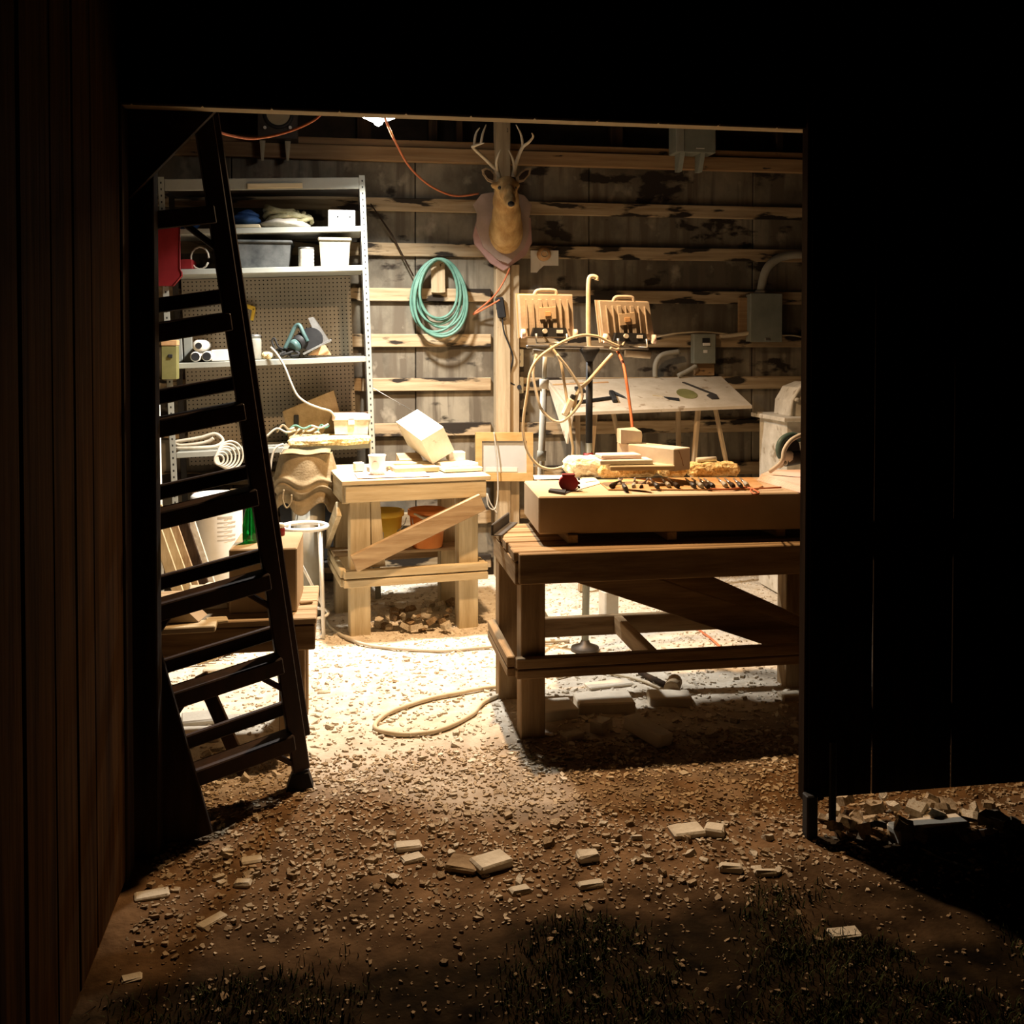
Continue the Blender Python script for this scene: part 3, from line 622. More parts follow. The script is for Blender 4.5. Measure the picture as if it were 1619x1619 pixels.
wpart(t, 'lower_guard', B().prism(pp([(500, 550), (514, 545), (524, 561), (486, 562)], YS+.02), (0, .012, 0)), 'leather')
wpart(t, 'power_cord', B().tube([pY(450, 552, YS), pY(440, 548, YS-.02), pY(434, 535, YS-.02), pY(430, 540, YS-.02), pY(436, 556, YS-.03)], .006, 6, sub=5), 'rubber')
X = sx(448); solo('black_cord_heap', B().tube([(X+.05*math.cos(a*1.7)+.012*i/6, SY+.09+.05*math.sin(a), on(2, X)+.012+.05*abs(math.sin(a*.6))) for i, a in enumerate([q*.45 for q in range(30)])], .008, 6), 'rubber', 'tangled black power cord beside the circular saw', 'cord')
X = sx(424); solo('foam_scrap', B().ell((X, SY+.03, on(2, X)+.024), (.035, .03, .024)).rough(.008, 30), 'foam', 'yellow foam scrap on the third shelf edge', 'foam')
cpts = [pY(428, 549, SY-.02), pY(438, 560, SY-.035), pY(450, 580, SY-.04), pY(460, 605, SY-.04), pY(470, 625, SY-.03), pY(485, 637, SY-.03), pY(505, 645, SY-.03), pY(522, 650, SY-.02), pY(529, 659, SY-.01)]
solo('white_flex', B().tube(cpts, .007, 8, sub=5), 'cable_white', 'white flex curving down from the third shelf to the bin', 'cable')
for i, (x, y) in enumerate(((314, 548), (309, 563.5), (327, 563.5))):
    p = pY(x, y, SY+.03); r_ = .036 if i == 0 else .031
    z = on(2, p.x)+r_+.001 if i else on(2, p.x)+.098
    o = thing('plastic_pipe', ['upper white plastic pipe lying on two others on the third shelf', 'left lower white plastic pipe end on the third shelf', 'right lower white plastic pipe end on the third shelf'][i], 'pipe', (p.x, SY+.03, z), group='pipes on the third shelf')
    M = Matrix.Rotation(R(-90), 4, 'X')
    part(o, 'tube', B().lathe([(r_*.55, 0), (r_, 0), (r_, .36), (r_*.5, .36)], 22, M), 'white'); part(o, 'bore', B().lathe([(r_*.54 if i == 0 else r_*.82, -.002), (r_*.54 if i == 0 else r_*.82, .01)], 20, M), 'black')
item('paper_stack', 2, 334, 356, .07, .05, .25, 'paper', 'stack of pale papers right of the plastic pipes', 'papers')
a, d = sx(258, SY+.2), sx(290, SY+.2)
for i, (x0, x1, h) in enumerate(((262, 288, .20), (290, 304, .21))):
    item('standing_sheet', 2, x0, x1, h, .22, .02, 'steel', ['ribbed pale sheet standing behind the olive tin', 'narrow pale sheet standing left of the plastic pipes'][i], 'sheet')
p = pY(268, 600, SY-.08); X = p.x
t = thing('olive_tin', 'dusty olive tin box hanging on the left shelving upright', 'tin', (X, SY-.09, p.z))
part(t, 'body', B().span(-.045, .045, 0, .085, 0, .20), 'olive'); part(t, 'latch', B().span(-.005, .02, -.006, 0, .13, .15), 'black'); part(t, 'lid', B().span(-.047, .047, -.003, .087, .201, .235), 'leather')
# bottom row
X = sx(310); z = on(3, X)
solo('folded_strap', B().tube([(X-.12, SY+.07, z+.012), (X+.02, SY+.06, z+.014), (X+.12, SY+.08, z+.022), (X+.155, SY+.10, z+.055), (X+.11, SY+.10, z+.095), (X+.03, SY+.10, z+.075), (X-.06, SY+.09, z+.06), (X-.12, SY+.09, z+.05), (X-.10, SY+.09, z+.03), (X, SY+.09, z+.034), (X+.07, SY+.09, z+.05), (X+.10, SY+.09, z+.07)], .011, 8, sub=5), 'cable_white', 'folded white webbing strap on the lower shelf behind the ladder', 'strap')
mb = B(); k0 = pY(356, 720, SY-.05)
for i in range(6):
    r_ = .085-.011*i; mb.torus((k0.x-.012*i+.03, k0.y-.01*i, k0.z-.004*i), r_, .0065, (.55, -.8, .1), 26, 7)
solo('white_cable_coil', mb, 'cable_white', 'coil of white cable hanging off the lower shelf behind the ladder', 'cable')
t = thing('tool_bag', 'tan leather bag leaning against the pegboard on the lower shelf', 'bag', (sx(490), SY+.22, on(3, sx(490))))
fz = lambda x, y: Vector(((x-490)*PXM, 0, (697-y)*PXM))
part(t, 'bag', B().prism([fz(*q) for q in ((446, 648), (526, 615), (534, 650), (536, 690), (524, 697), (456, 697), (452, 672))], (0, .07, 0)).rough(.006, 9), 'canvas')
part(t, 'buckle', B().span(-.105, -.075, -.012, .0, .10, .175), 'black')
t = thing('clear_tackle_box', 'clear plastic box with pink lid at the right of the lower shelf', 'box', (sx(555, SY-.03), SY-.02, on(3, sx(555))+.055))
part(t, 'body', B().hull([(sx_*.108*k, .13+sy*.11*k, z) for sx_ in (-1, 1) for sy in (-1, 1) for k, z in ((.93, 0), (1, .085))]), 'dusty_white'); part(t, 'lid', B().box((0, .13, .106), (.235, .24, .04), None, .006), 'pink_paper'); part(t, 'latch', B().span(-.02, .02, .01, .021, .06, .10), 'white')
X = sx(520, SY-.1); z = on(3, X)
mb = B().box((X, SY+.06, z+.026), (.50, .30, .050), RY(-ST), .02); bmesh.ops.subdivide_edges(mb.b, edges=mb.b.edges[:], cuts=6, use_grid_fill=True); mb.rough(.009, 40)
fo = solo('foam_slab', mb, 'foam', 'crumbly yellow foam slab on the lower shelf under the clear box', 'foam')
z += .058
for i in range(7):
    x0 = 424+i*13+random.uniform(-4, 4); x1 = x0+random.uniform(25, 60); y0 = random.uniform(683, 694)
    a = pY(x0, y0, SY+.02+i*.02); d = pY(min(x1, 520), y0-random.uniform(4, 20), SY+.05+i*.02); zz = max(on(3, a.x)+.065, a.z)
    solo('loose_cable', B().tube([a+Vector((0, 0, 0)), a.lerp(d, .35)+Vector((0, 0, .035)), a.lerp(d, .7)+Vector((0, -.02, .0)), d], .007, 7, sub=5), ['cable_white', 'cable_tan', 'green_hose', 'cable_white'][i % 4], ['white cable nearest the ladder in the lower shelf tangle', 'tan cable at the left of the lower shelf tangle', 'green hose piece in the left half of the lower shelf tangle', 'white cable in the centre of the lower shelf tangle', 'second white cable right of centre in the shelf tangle', 'tan cable at the right of the lower shelf tangle', 'green hose piece beside the clear box in the shelf tangle'][i], 'cable', 'tangle of cables on the lower shelf')
solo('dangling_cable', B().tube([pY(448, 702, SY-.10), pY(436, 708, SY-.12), pY(430, 722, SY-.125), pY(427, 745, SY-.125), pY(427, 764, SY-.125)], [.007, .007, .007, .008, .011], 8, sub=5), 'cable_white', 'white cable end dangling off the lower shelf', 'cable')
solo('pale_glove', B().hull(pp([(452, 700), (458, 705), (445, 728), (442, 727), (446, 712)], SY-.10)+pp([(452, 700), (456, 706), (444, 727)], SY-.085)), 'cloth_pale', 'pale strap end hanging beside the foam slab', 'strap')
# what stands to the left of and under the shelving
for i, (x0, x1, mt) in enumerate(((238, 244, 'white'), (245, 250, 'old_z'), (251, 256, 'white'))):
    a, d = pY(x0, 755, SY-.05), pY(x1, 668, SY-.05)
    solo('standing_pipe', B().cyl(((a.x+d.x)/2, SY-.05+.02*i, 0), ((a.x+d.x)/2-.02, SY-.03+.02*i, d.z+.15), .011, n=12), mt, ['leftmost white pipe standing beside the shelving', 'brown rod standing between two white pipes beside the shelving', 'white pipe standing against the shelving upright'][i], 'pipe')
for i in range(2):
    X = SO.x+.16+i*.55
    t = thing('black_bin', ['black plastic storage bin on the floor under the left of the shelving', 'black plastic storage bin on the floor under the middle of the shelving'][i], 'bin', (X+.14, SY+.22, LV[4]+.02+.02*i))
    part(t, 'body', B().hull([(sx_*.24*k, sy*.19*k, z_) for sx_ in (-1, 1) for sy in (-1, 1) for k, z_ in ((.9, 0), (1, .36))]), 'black'); part(t, 'lid', B().box((0, 0, .375), (.50, .40, .028), None, .008), 'black')
for i, (x0, x1, h, mt) in enumerate(((336, 352, .06, 'paper'), (353, 362, .07, 'cardboard'), (363, 376, .075, 'paper'), (303, 311, .09, 'pink_paper'))):
    a, d = pY(x0, 792, SY+.08).x, pY(x1, 792, SY+.08).x
    X = (a+d)/2; k_ = 0 if X < SO.x+.42 else 1
    solo('small_tin', B().lathe([((d-a)/2, 0), ((d-a)/2, h*.92), ((d-a)/2*.94, h)], 16, Matrix.Translation((X, SY+.10, LV[4]+.02+.02*k_+.391))), mt, ['cream tin with a label on the black bins', 'brown tin between two cream tins on the black bins', 'cream tin with a dark print on the black bins', 'narrow pink tube standing on the left black bin'][i], 'tin')
# white drum
p = pY(338, 990, 5.75); r_ = 39.5*5.85/FX; zt_ = pY(338, 786, 5.75).z
t = thing('white_drum', 'white plastic drum with a printed label on the floor behind the low table', 'drum', (p.x, 5.9, 0))
part(t, 'body', B().lathe([(r_*.96, 0), (r_, .03), (r_, zt_-.04), (r_*.96, zt_-.012), (r_*.85, zt_)], 32), 'white')
for i in range(6): part(t, 'print_line', B().sheet(8, 1, lambda u_, v_: Vector(((r_+.0012)*math.sin(.15+u_*(.75 if i % 3 else .6)), -(r_+.0012)*math.cos(.15+u_*(.75 if i % 3 else .6)), zt_-.125-i*.024+(.007 if i else .013)*v_))), 'print')
part(t, 'band', B().torus((0, 0, .36), r_, .004, (0, 0, 1), 32, 6), 'white')
# boards leaning beside the drum
for i, (xa, xb, mt, lab) in enumerate(((268, 222, 'pine_z', 'leftmost pale board in the fan leaning beside the drum'), (284, 236, 'pine_z', 'second pale board in the fan leaning beside the drum'), (296, 250, 'old_z', 'third board in the fan leaning beside the drum'), (312, 268, 'dark_z', 'dark board in the fan leaning beside the drum'), (322, 280, 'dusty_white', 'whitish board in the fan closest to the drum'))):
    a = pY(xa+22, 960, 5.30+.035*i); d = pY(xb+12, 800, 5.42+.035*i); a2 = a+(a-d)*(a.z/(d.z-a.z))
    solo('leaning_board', B().bar((a2.x, a2.y, .0), d, .016, .055, (1, 0, 0)), mt, lab, 'board', 'boards leaning by the drum')
solo('thin_rod', B().tube([pY(308, 990, 5.45), pY(302, 870, 5.5), pY(296, 800, 5.55)], .006, 6, sub=4), 'steel_dark', 'thin dark rod standing in front of the white drum', 'rod')
# canvas sack over a grey bucket
p = pY(488, 870, 6.12)
t = thing('grey_bucket', 'dusty grey bucket under the tan canvas beside the small bench', 'bucket', (p.x, 6.12, 0))
zr = pY(488, 770, 6.12).z
part(t, 'pail', B().lathe([(.082, 0), (.100, zr), (.094, zr), (.078, .01)], 26), 'grey_pl'); part(t, 'rim', B().torus((0, 0, zr-.02), .103, .006, (0, 0, 1), 26, 6), 'grey_pl')
zc = pY(480, 712, 6.12).z
def sack(u_, v_):
    a_ = -math.pi*1.02+u_*math.pi*1.04
    ht = zc-.012-(v_*(zc-zr+.10+.035*math.sin(u_*17)))
    vv = v_+.022*math.sin(u_*7); r0 = .135+.02*math.sin(v_*3.1)+.012*math.sin(u_*25+v_*4)*v_+.025*v_*v_+.016*math.exp(-((vv-.50)/.05)**2)+.013*math.exp(-((vv-.64)/.045)**2)-.012*math.exp(-((vv-.75)/.06)**2)
    return Vector((p.x-.012+1.12*r0*math.cos(a_), 6.13+r0*math.sin(a_)*.9, ht))
t = thing('canvas_sack', 'tan canvas sack draped over the grey bucket', 'sack', (p.x, 6.13, zr))
cv = wpart(t, 'drape', B().sheet(60, 40, sack).sheet(10, 6, lambda u_, v_: Vector((p.x-.15+.28*u_, 6.0+.24*v_, zc-.006+.006*math.sin(u_*9)))), 'canvas')
sm = cv.modifiers.new('thick', 'SOLIDIFY'); sm.thickness = .004
wpart(t, 'loop', B().tube([pY(449, 774, 5.985), pY(447, 790, 5.98), pY(453, 803, 5.98), pY(460, 795, 5.98), pY(461, 782, 5.98)], .005, 7, sub=5), 'canvas')
# white wire stool
q = pZ(497, 960, 0); 
t = thing('wire_stool', 'white tubular stool with a ring seat left of the small bench', 'stool', (q.x-.04, 5.72, 0))
zr2 = pY(497, 832, 5.72).z
part(t, 'seat_ring', B().torus((0, 0, zr2), .125, .013, (0, 0, 1), 28, 8), 'white'); part(t, 'foot_ring', B().torus((0, 0, .10), .13, .008, (0, 0, 1), 28, 8), 'white')
for i in range(4):
    a_ = R(45+90*i); part(t, 'leg', B().cyl((.12*math.cos(a_), .12*math.sin(a_), zr2), (.15*math.cos(a_), .15*math.sin(a_), -.01), .010, n=10), 'white')
part(t, 'strut', B().cyl((-.11, -.05, zr2), (.10, .06, .12), .008, n=8), 'white')

# ------------------------------------------------------------------ on the back wall
# deer shoulder mount
cpl = pY(795, 428, 6.80)
t = thing('deer_mount', 'stuffed deer head with antlers mounted on a shield plaque on the post', 'deer mount', cpl)
out1 = pp([(779, 304), (761, 307), (748.5, 323), (754.7, 337), (753, 358), (765, 391), (788, 411), (804, 417), (829, 391), (836.5, 368), (836.5, 344), (841, 324), (829, 309), (816.5, 305)], 6.735)
out2 = pp([(757, 335), (748, 372), (751, 386), (775, 415), (796, 428), (831, 404), (841, 384), (839, 345), (800, 330)], 6.765)
wpart(t, 'front_plaque', B().prism(out1, (0, .028, 0)), 'plaque'); wpart(t, 'back_plaque', B().prism(out2, (0, .034, 0)), 'plaque_red')
hc = lambda x, y, Y: pY(x, y, Y)
mb = B()
for (x, y, Y, r, tilt) in ((800, 366, 6.72, (.118, .08, .150), 0), (801, 360, 6.64, (.108, .10, .150), 12), (801, 340, 6.57, (.098, .095, .13), 18), (800, 318, 6.52, (.088, .09, .11), 15), (800, 303, 6.49, (.076, .10, .085), 0),
                           (801, 297, 6.45, (.072, .10, .075), 0), (803, 306, 6.37, (.052, .09, .055), 0), (806, 317, 6.30, (.040, .07, .042), 0), (807, 321, 6.25, (.033, .045, .034), 0)):
    mb.ell(pY(x, y, Y), r, RX(R(tilt)))
for e in (-1, 1): mb.ell(pY(799+e*17, 293, 6.43), (.026, .035, .022))
hd = wpart(t, 'head_and_neck', mb, 'hide')
rm = hd.modifiers.new('skin', 'REMESH'); rm.mode = 'VOXEL'; rm.voxel_size = .009; rm.use_smooth_shade = True
smm = hd.modifiers.new('smooth', 'SMOOTH'); smm.iterations = 6; smm.factor = .5
wpart(t, 'nose', B().ell(pY(808, 322.5, 6.205), (.022, .016, .017)), 'black')
for e, x, y in ((-1, 790, 297), (1, 814, 297)): wpart(t, 'eye', B().ell(pY(x, y, 6.385), (.013, .012, .011)), 'black')
def ear(pts, pin, Y):
    mb = B(); ps = pp(pts, Y); c_ = sum(ps, Vector())/len(ps)
    return mb.prism(ps, (0, .018, 0)), B().prism([p_.lerp(pp([pin], Y)[0], .35)+Vector((0, -.004, 0)) for p_ in ps], (0, .006, 0))
for pts, pin in (([(783, 291), (771, 286), (763, 275), (762, 268), (768, 265), (777, 268), (784, 277)], (772, 275)), ([(817, 289), (828, 287), (838, 276), (840, 265), (832, 266), (822, 273), (816, 281)], (829, 277))):
    eo, ei = ear(pts, pin, 6.47); er = wpart(t, 'ear', eo, 'hide_face'); wpart(er, 'ear_hollow', ei, 'dark_x')
def antler(pts, rr, Ys):
    return [pY(x, y, Y) for (x, y), Y in zip(pts, Ys)], rr
for beam, tines in (
    (([(789, 281), (786, 270), (778, 262), (766, 250), (755, 240), (747, 232)], (.017, .014, .013, .012, .011, .010), (6.50, 6.49, 6.47, 6.44, 6.40, 6.37)),
     (([(747, 232), (755, 229), (765.5, 226)], (.011, .008, .003), (6.37, 6.32, 6.28)), ([(750, 232), (751, 218), (754, 208), (758.6, 202)], (.010, .008, .006, .003), (6.37, 6.36, 6.36, 6.35)), ([(761, 227), (763, 212), (768.6, 197)], (.010, .007, .003), (6.30, 6.30, 6.30)), ([(787, 270), (785, 256), (788, 245), (791.8, 236)], (.012, .009, .007, .003), (6.48, 6.43, 6.41, 6.40)))),
    (([(812, 280), (814, 268), (816, 259), (821, 244), (827, 232), (836, 225), (843, 216), (840.5, 210)], (.017, .014, .013, .012, .011, .009, .007, .003), (6.50, 6.49, 6.47, 6.44, 6.40, 6.36, 6.32, 6.30)),
     (([(827, 232), (825, 218), (822, 208), (815.7, 197)], (.010, .008, .006, .003), (6.40, 6.39, 6.38, 6.37)), ([(813, 275), (813, 262), (810, 249), (804, 237)], (.012, .010, .007, .003), (6.49, 6.44, 6.41, 6.40))))):
    p_, r_ = antler(*beam); an = wpart(t, 'antler', B().tube(p_, list(r_), 9, sub=5), 'antler')
    for tn in tines: p_, r_ = antler(*tn); wpart(an, 'tine', B().tube(p_, list(r_), 8, sub=5), 'antler')
# coiled green hose on its block
mb = B(); hp = []
for i in range(8*36):
    a_ = i/36*2*math.pi; k_ = i/36; jx = .5+.5*math.sin(k_*2.7); rx = (30+13*jx)/FX*6.75; rz = (47+15*jx)/FX*6.75
    cc = pY(694+3*math.sin(k_*1.9), 410, 6.83); hp.append(Vector((cc.x+rx*math.sin(a_)*(1-.12*math.cos(a_)), 6.84-.008*k_+.01*math.sin(a_*1.0+k_), cc.z-rz+rz*math.cos(a_))))
solo('green_hose', mb.tube(hp, .0095, 7), 'green_hose', 'coiled green garden hose hanging on a wooden block', 'hose')
solo('thin_stick', B().tube([pY(586, 322, 6.87), pY(620, 372, 6.865), pY(654, 437, 6.86)], [.004, .007, .005], 6), 'dark_z', 'thin dark stick slanting across the wall beside the hose', 'stick')
t = thing('paper_sheet', 'white notched paper pinned to the wall right of the deer', 'paper', pY(861, 430, 6.885))
wpart(t, 'sheet', B().prism(pp([(839, 396), (883, 396), (883, 420), (860, 420), (853, 426), (849, 431), (839, 431)], 6.885), (0, .003, 0)), 'paper')
c_ = pY(860, 402, 6.85)
t = thing('tape_roll', 'roll of brown tape hanging over the notched paper', 'tape', c_)
part(t, 'roll', B().lathe([(.022, -.018), (.046, -.018), (.046, .018), (.022, .018)], 24, Matrix.Rotation(R(90), 4, 'X')), 'leather'); part(t, 'core', B().torus((0, -.018, 0), .022, .004, (0, -1, 0)), 'cardboard'); part(t, 'nail', B().cyl((0, -.03, .016), (0, .04, .016), .003, n=6), 'steel_bare')
# outlets, adaptor, cords
OUT = []
for i, (x0, y0, x1, y1) in enumerate(((813, 552, 828, 580), (812, 596, 828, 622))):
    xa, xb, za, zb2 = rect(x0, y0, x1, y1, 6.87)
    t = thing('wall_outlet', ['upper ivory wall outlet beside the post', 'lower ivory wall outlet with a black plug beside the post'][i], 'outlet', ((xa+xb)/2, 6.87, za), group='outlets beside the post')
    h_ = zb2-za; part(t, 'plate', B().span((xa-xb)/2, (xb-xa)/2, 0, .025, 0, h_), 'ivory')
    for k_ in (.3, .7): part(t, 'socket', B().cyl((0, -.002, h_*k_), (0, .001, h_*k_), .013, n=12), 'grey_pl')
t = thing('power_adaptor', 'black power adaptor hanging on the post below the deer', 'adaptor', pY(792, 506, 6.77))
wpart(t, 'case', B().bar(pY(789, 470, 6.775), pY(794, 503, 6.775), .055, .035, (0, 1, 0), .008), 'black')
wpart(t, 'cord', B().tube([pY(794, 503, 6.775), pY(797, 525, 6.775), pY(806, 548, 6.79), pY(811, 565, 6.80), pY(806, 590, 6.82), pY(805, 603, 6.82), pY(821, 612, 6.845)], .005, 6, sub=5), 'black')
wpart(t, 'plug', B().cyl(pY(821, 612, 6.82), pY(821, 612, 6.866), .016, n=10), 'black')
solo('extension_cable', B().tube([pY(337, 205, 5.2), pY(360, 213, 5.3), pY(395, 219, 5.4), pY(430, 215, 5.45), pY(465, 205, 5.5), pY(495, 191, 5.55), pY(520, 172, 5.6), pY(560, 160, 5.62), pY(598, 168, 5.66)], .007, 7, sub=5), 'orange', 'orange extension cord sagging under the roof from ladder to lamp', 'cord')
solo('extension_cable', B().tube([pY(606, 180, 5.66), pY(614, 200, 5.8), pY(628, 230, 6.1), pY(646, 262, 6.4), pY(672, 288, 6.6), pY(700, 304, 6.75), pY(725, 310, 6.82), pY(757, 306, 6.83)], .007, 7, sub=5), 'orange', 'orange extension cord dropping from the lamp to the deer', 'cord')
solo('extension_cable', B().tube([pY(806, 424, 6.74), pY(798, 442, 6.76), pY(786, 462, 6.775), pY(772, 477, 6.82), pY(757, 489, 6.85), pY(748, 497, 6.86), pY(757, 493, 6.845), pY(780, 480, 6.775), pY(790, 474, 6.755)], .006, 7, sub=5), 'orange', 'doubled orange cord slung between the deer plaque and the hose', 'cord')
# fuse box, small box, conduits
xa, xb, za, zb2 = rect(1187, 464, 1236, 541, 6.80)
t = thing('fuse_box', 'grey steel fuse box under the curved conduit on the right wall', 'fuse box', ((xa+xb)/2, 6.80, za))
hw = (xb-xa)/2; hh = zb2-za
part(t, 'box', B().span(-hw, hw, .006, .094, .004, hh-.004), 'grey_box'); part(t, 'door', B().span(-hw-.004, hw+.004, -.004, .005, 0, hh), 'grey_box'); part(t, 'hasp', B().span(-.01, .03, -.008, -.004, .012, .03), 'steel_bare'); part(t, 'hub', B().cyl((-.02, .05, hh-.003), (-.02, .05, hh+.025), .05, .036), 'grey_pl')
wpart(t, 'conduit', B().tube([Vector((xa+hw-.02, 6.85, zb2+.02)), pY(1207, 440, 6.85), pY(1213, 424, 6.85), pY(1226, 411, 6.85), pY(1245, 404, 6.85), pY(1270, 402, 6.85), pY(1310, 404, 6.85)], .030, 12, sub=5), 'grey_pl')
wpart(t, 'side_conduit', B().tube([pY(1188, 526, 6.85), pY(1160, 530, 6.86), pY(1138, 532, 6.865)], .014, 8, sub=4), 'cable_tan')
wpart(t, 'loose_wire', B().tube([pY(1236, 530, 6.86), pY(1258, 531, 6.87), pY(1300, 540, 6.88)], .005, 6, sub=4), 'cable_tan')
xa, xb, za, zb2 = rect(1097, 528, 1132, 575, 6.82)
t = thing('switch_box', 'small grey breaker box left of the fuse box', 'breaker box', ((xa+xb)/2, 6.82, za))
hw = (xb-xa)/2; hh = zb2-za
part(t, 'box', B().span(-hw, hw, .0, .07, 0, hh), 'grey_box'); part(t, 'breaker', B().span(-.02, .035, -.005, .0, hh*.6, hh*.86), 'black'); part(t, 'toggle', B().span(-.02, .035, -.012, -.006, hh*.60, hh*.70), 'white'); part(t, 'sticker', B().span(-.012, .018, -.002, .0, hh*.36, hh*.46), 'white')
wpart(t, 'flex_conduit', B().tube([pY(1101, 578, 6.84), pY(1088, 586, 6.83), pY(1072, 594, 6.82)], .016, 8, sub=4), 'grey_pl')
wpart(t, 'wire', B().tube([pY(1038, 533, 6.88), pY(1070, 527, 6.87), pY(1110, 525, 6.86), pY(1150, 528, 6.87)], .006, 6, sub=4), 'cable_tan')
solo('bent_conduit', B().tube([pY(1036, 596, 6.84), pY(1036, 580, 6.84), pY(1040, 568, 6.84), pY(1050, 560, 6.84), pY(1074, 556, 6.85)], .018, 9, sub=5), 'grey_pl', 'bent grey conduit stub rising behind the drawing board', 'conduit')
# loudspeaker on two pegs; grey heater box
xa, xb, za, zb2 = rect(407, 140, 470, 218, 6.72)
t = thing('loudspeaker', 'black loudspeaker with tan cone on two wooden pegs under the roof', 'speaker', ((xa+xb)/2, 6.72, za))
hw = (xb-xa)/2; hh = zb2-za; part(t, 'cabinet', B().span(-hw, hw, 0, .16, 0, hh), 'steel_dark')
cn = pY(440, 180, 6.72); dx = cn.x-(xa+xb)/2; dz = cn.z-za
part(t, 'cone', B().lathe([(.075, 0), (.07, -.006), (.03, .012), (.028, .012)], 26, Matrix.Translation((dx, -.006, dz)) @ Matrix.Rotation(R(90), 4, 'X')), 'speaker_cone'); part(t, 'surround', B().torus((dx, -.004, dz), .085, .012), 'black')
for x in (419, 459): q = pY(x, 202, 6.72); part(t, 'knob', B().cyl((q.x-(xa+xb)/2, -.015, q.z-za), (q.x-(xa+xb)/2, 0, q.z-za), .010, n=10), 'white')
for i, x in enumerate((415, 455)):
    solo('wooden_peg', B().hull(pp([(x-5, 218), (x+5, 218), (x+2, 254), (x-2, 254)], 6.80)+pp([(x-5, 218), (x+5, 218), (x+2, 254), (x-2, 254)], 6.868)), 'pine_z', ['left wooden peg under the loudspeaker', 'right wooden peg under the loudspeaker'][i], 'peg', 'pegs under the loudspeaker')
xa, xb, za, zb2 = rect(1069, 190, 1132, 240, 6.70)
t = thing('grey_heater', 'grey metal box on two brackets high on the right wall', 'heater', ((xa+xb)/2, 6.70, za))
hw = (xb-xa)/2; hh = zb2-za; part(t, 'body', B().span(-hw, hw, 0, .16, 0, hh), 'grey_box'); part(t, 'side_grille', B().span(-hw-.001, -hw+.055, -.006, 0, 0, hh), 'steel'); part(t, 'slot', B().span(.0, .06, -.002, 0, .025, .032), 'white')
for x in (1078, 1110): q = pY(x, 242, 6.72); part(t, 'bracket', B().hull([(q.x-(xa+xb)/2+e, y, z_) for e in (-.016, .016) for y, z_ in ((.0, -.001), (.12, -.001), (.12, -.12), (.06, -.12))]), 'grey_box')
# framed panel hanging on the post
t = thing('framed_panel', 'wooden frame with a grey white panel hanging low on the post', 'frame', pY(798, 762, 6.74))
fp = lambda x, y, Y=6.74: pY(x, y, Y)
for pts in ([(752, 684), (843, 684), (843, 697), (752, 697)], [(752, 748), (843, 748), (843, 761), (752, 761)], [(752, 697), (762, 697), (762, 748), (752, 748)], [(833, 697), (843, 697), (843, 748), (833, 748)]):
    wpart(t, 'frame_rail', B().prism(pp(pts, 6.74), (0, .035, 0)), 'frame_gold')
wpart(t, 'panel', B().prism(pp([(762, 697), (833, 697), (833, 748), (762, 748)], 6.755), (0, .006, 0)), 'panel_grey'); wpart(t, 'label_strip', B().prism(pp([(768, 739), (818, 739), (818, 746), (768, 746)], 6.752), (0, .003, 0)), 'paper')
solo('white_rope', B().tube([fp(781, 683, 6.73), fp(784, 710, 6.72), fp(787, 750, 6.71), fp(787, 785, 6.71), fp(782, 805, 6.70), fp(772, 800, 6.70), fp(770, 780, 6.70), fp(775, 795, 6.70), fp(786, 812, 6.70)], .005, 6, sub=5), 'cable_white', 'white rope hanging down over the framed panel', 'rope')

# ------------------------------------------------------------------ work light stand
S0 = pZ(925, 1026, 0)
t = thing('work_light_stand', 'black pole stand on a round base carrying two work floodlights', 'light stand', (S0.x, S0.y, 0))
SYL = S0.y; q = lambda x, y, dy=0: pY(x, y, SYL+dy)
wpart(t, 'base', B().lathe([(.075, -.005), (.072, .012), (.03, .028), (.018, .05)], 24, Matrix.Translation((S0.x, S0.y, 0))), 'steel_dark')
wpart(t, 'lower_pole', B().cyl((S0.x, S0.y, .04), (q(931, 700).x, SYL, q(931, 700).z), .019, n=14), 'grey_box')
wpart(t, 'pole', B().cyl(q(931, 745), q(932, 555), .018, n=14), 'black')
wpart(t, 'clamp', B().cyl(q(930, 742, -.01), q(930, 716, -.01), .026, n=12), 'red')
wpart(t, 'upper_hook', B().tube([q(933, 552), q(931, 542), q(930, 520), q(930, 480), q(931, 443), q(936, 437), q(943, 439), q(943, 443)], .012, 10, sub=5), 'cable_tan')
wpart(t, 'cross_bar', B().bar(q(832, 548), q(1025, 551), .03, .016), 'steel_bare'); wpart(t, 'collar', B().lathe([(.02, -.06), (.035, -.03), (.055, 0), (.05, .008)], 18, Matrix.Translation(q(932, 553))), 'black')
for a_, d_ in (((842, 557), (876, 560)), ((988, 559), (1028, 562))): wpart(t, 'bar_grip', B().cyl(q(*a_, -.02), q(*d_, -.02), .018, n=12), 'dusty_white')
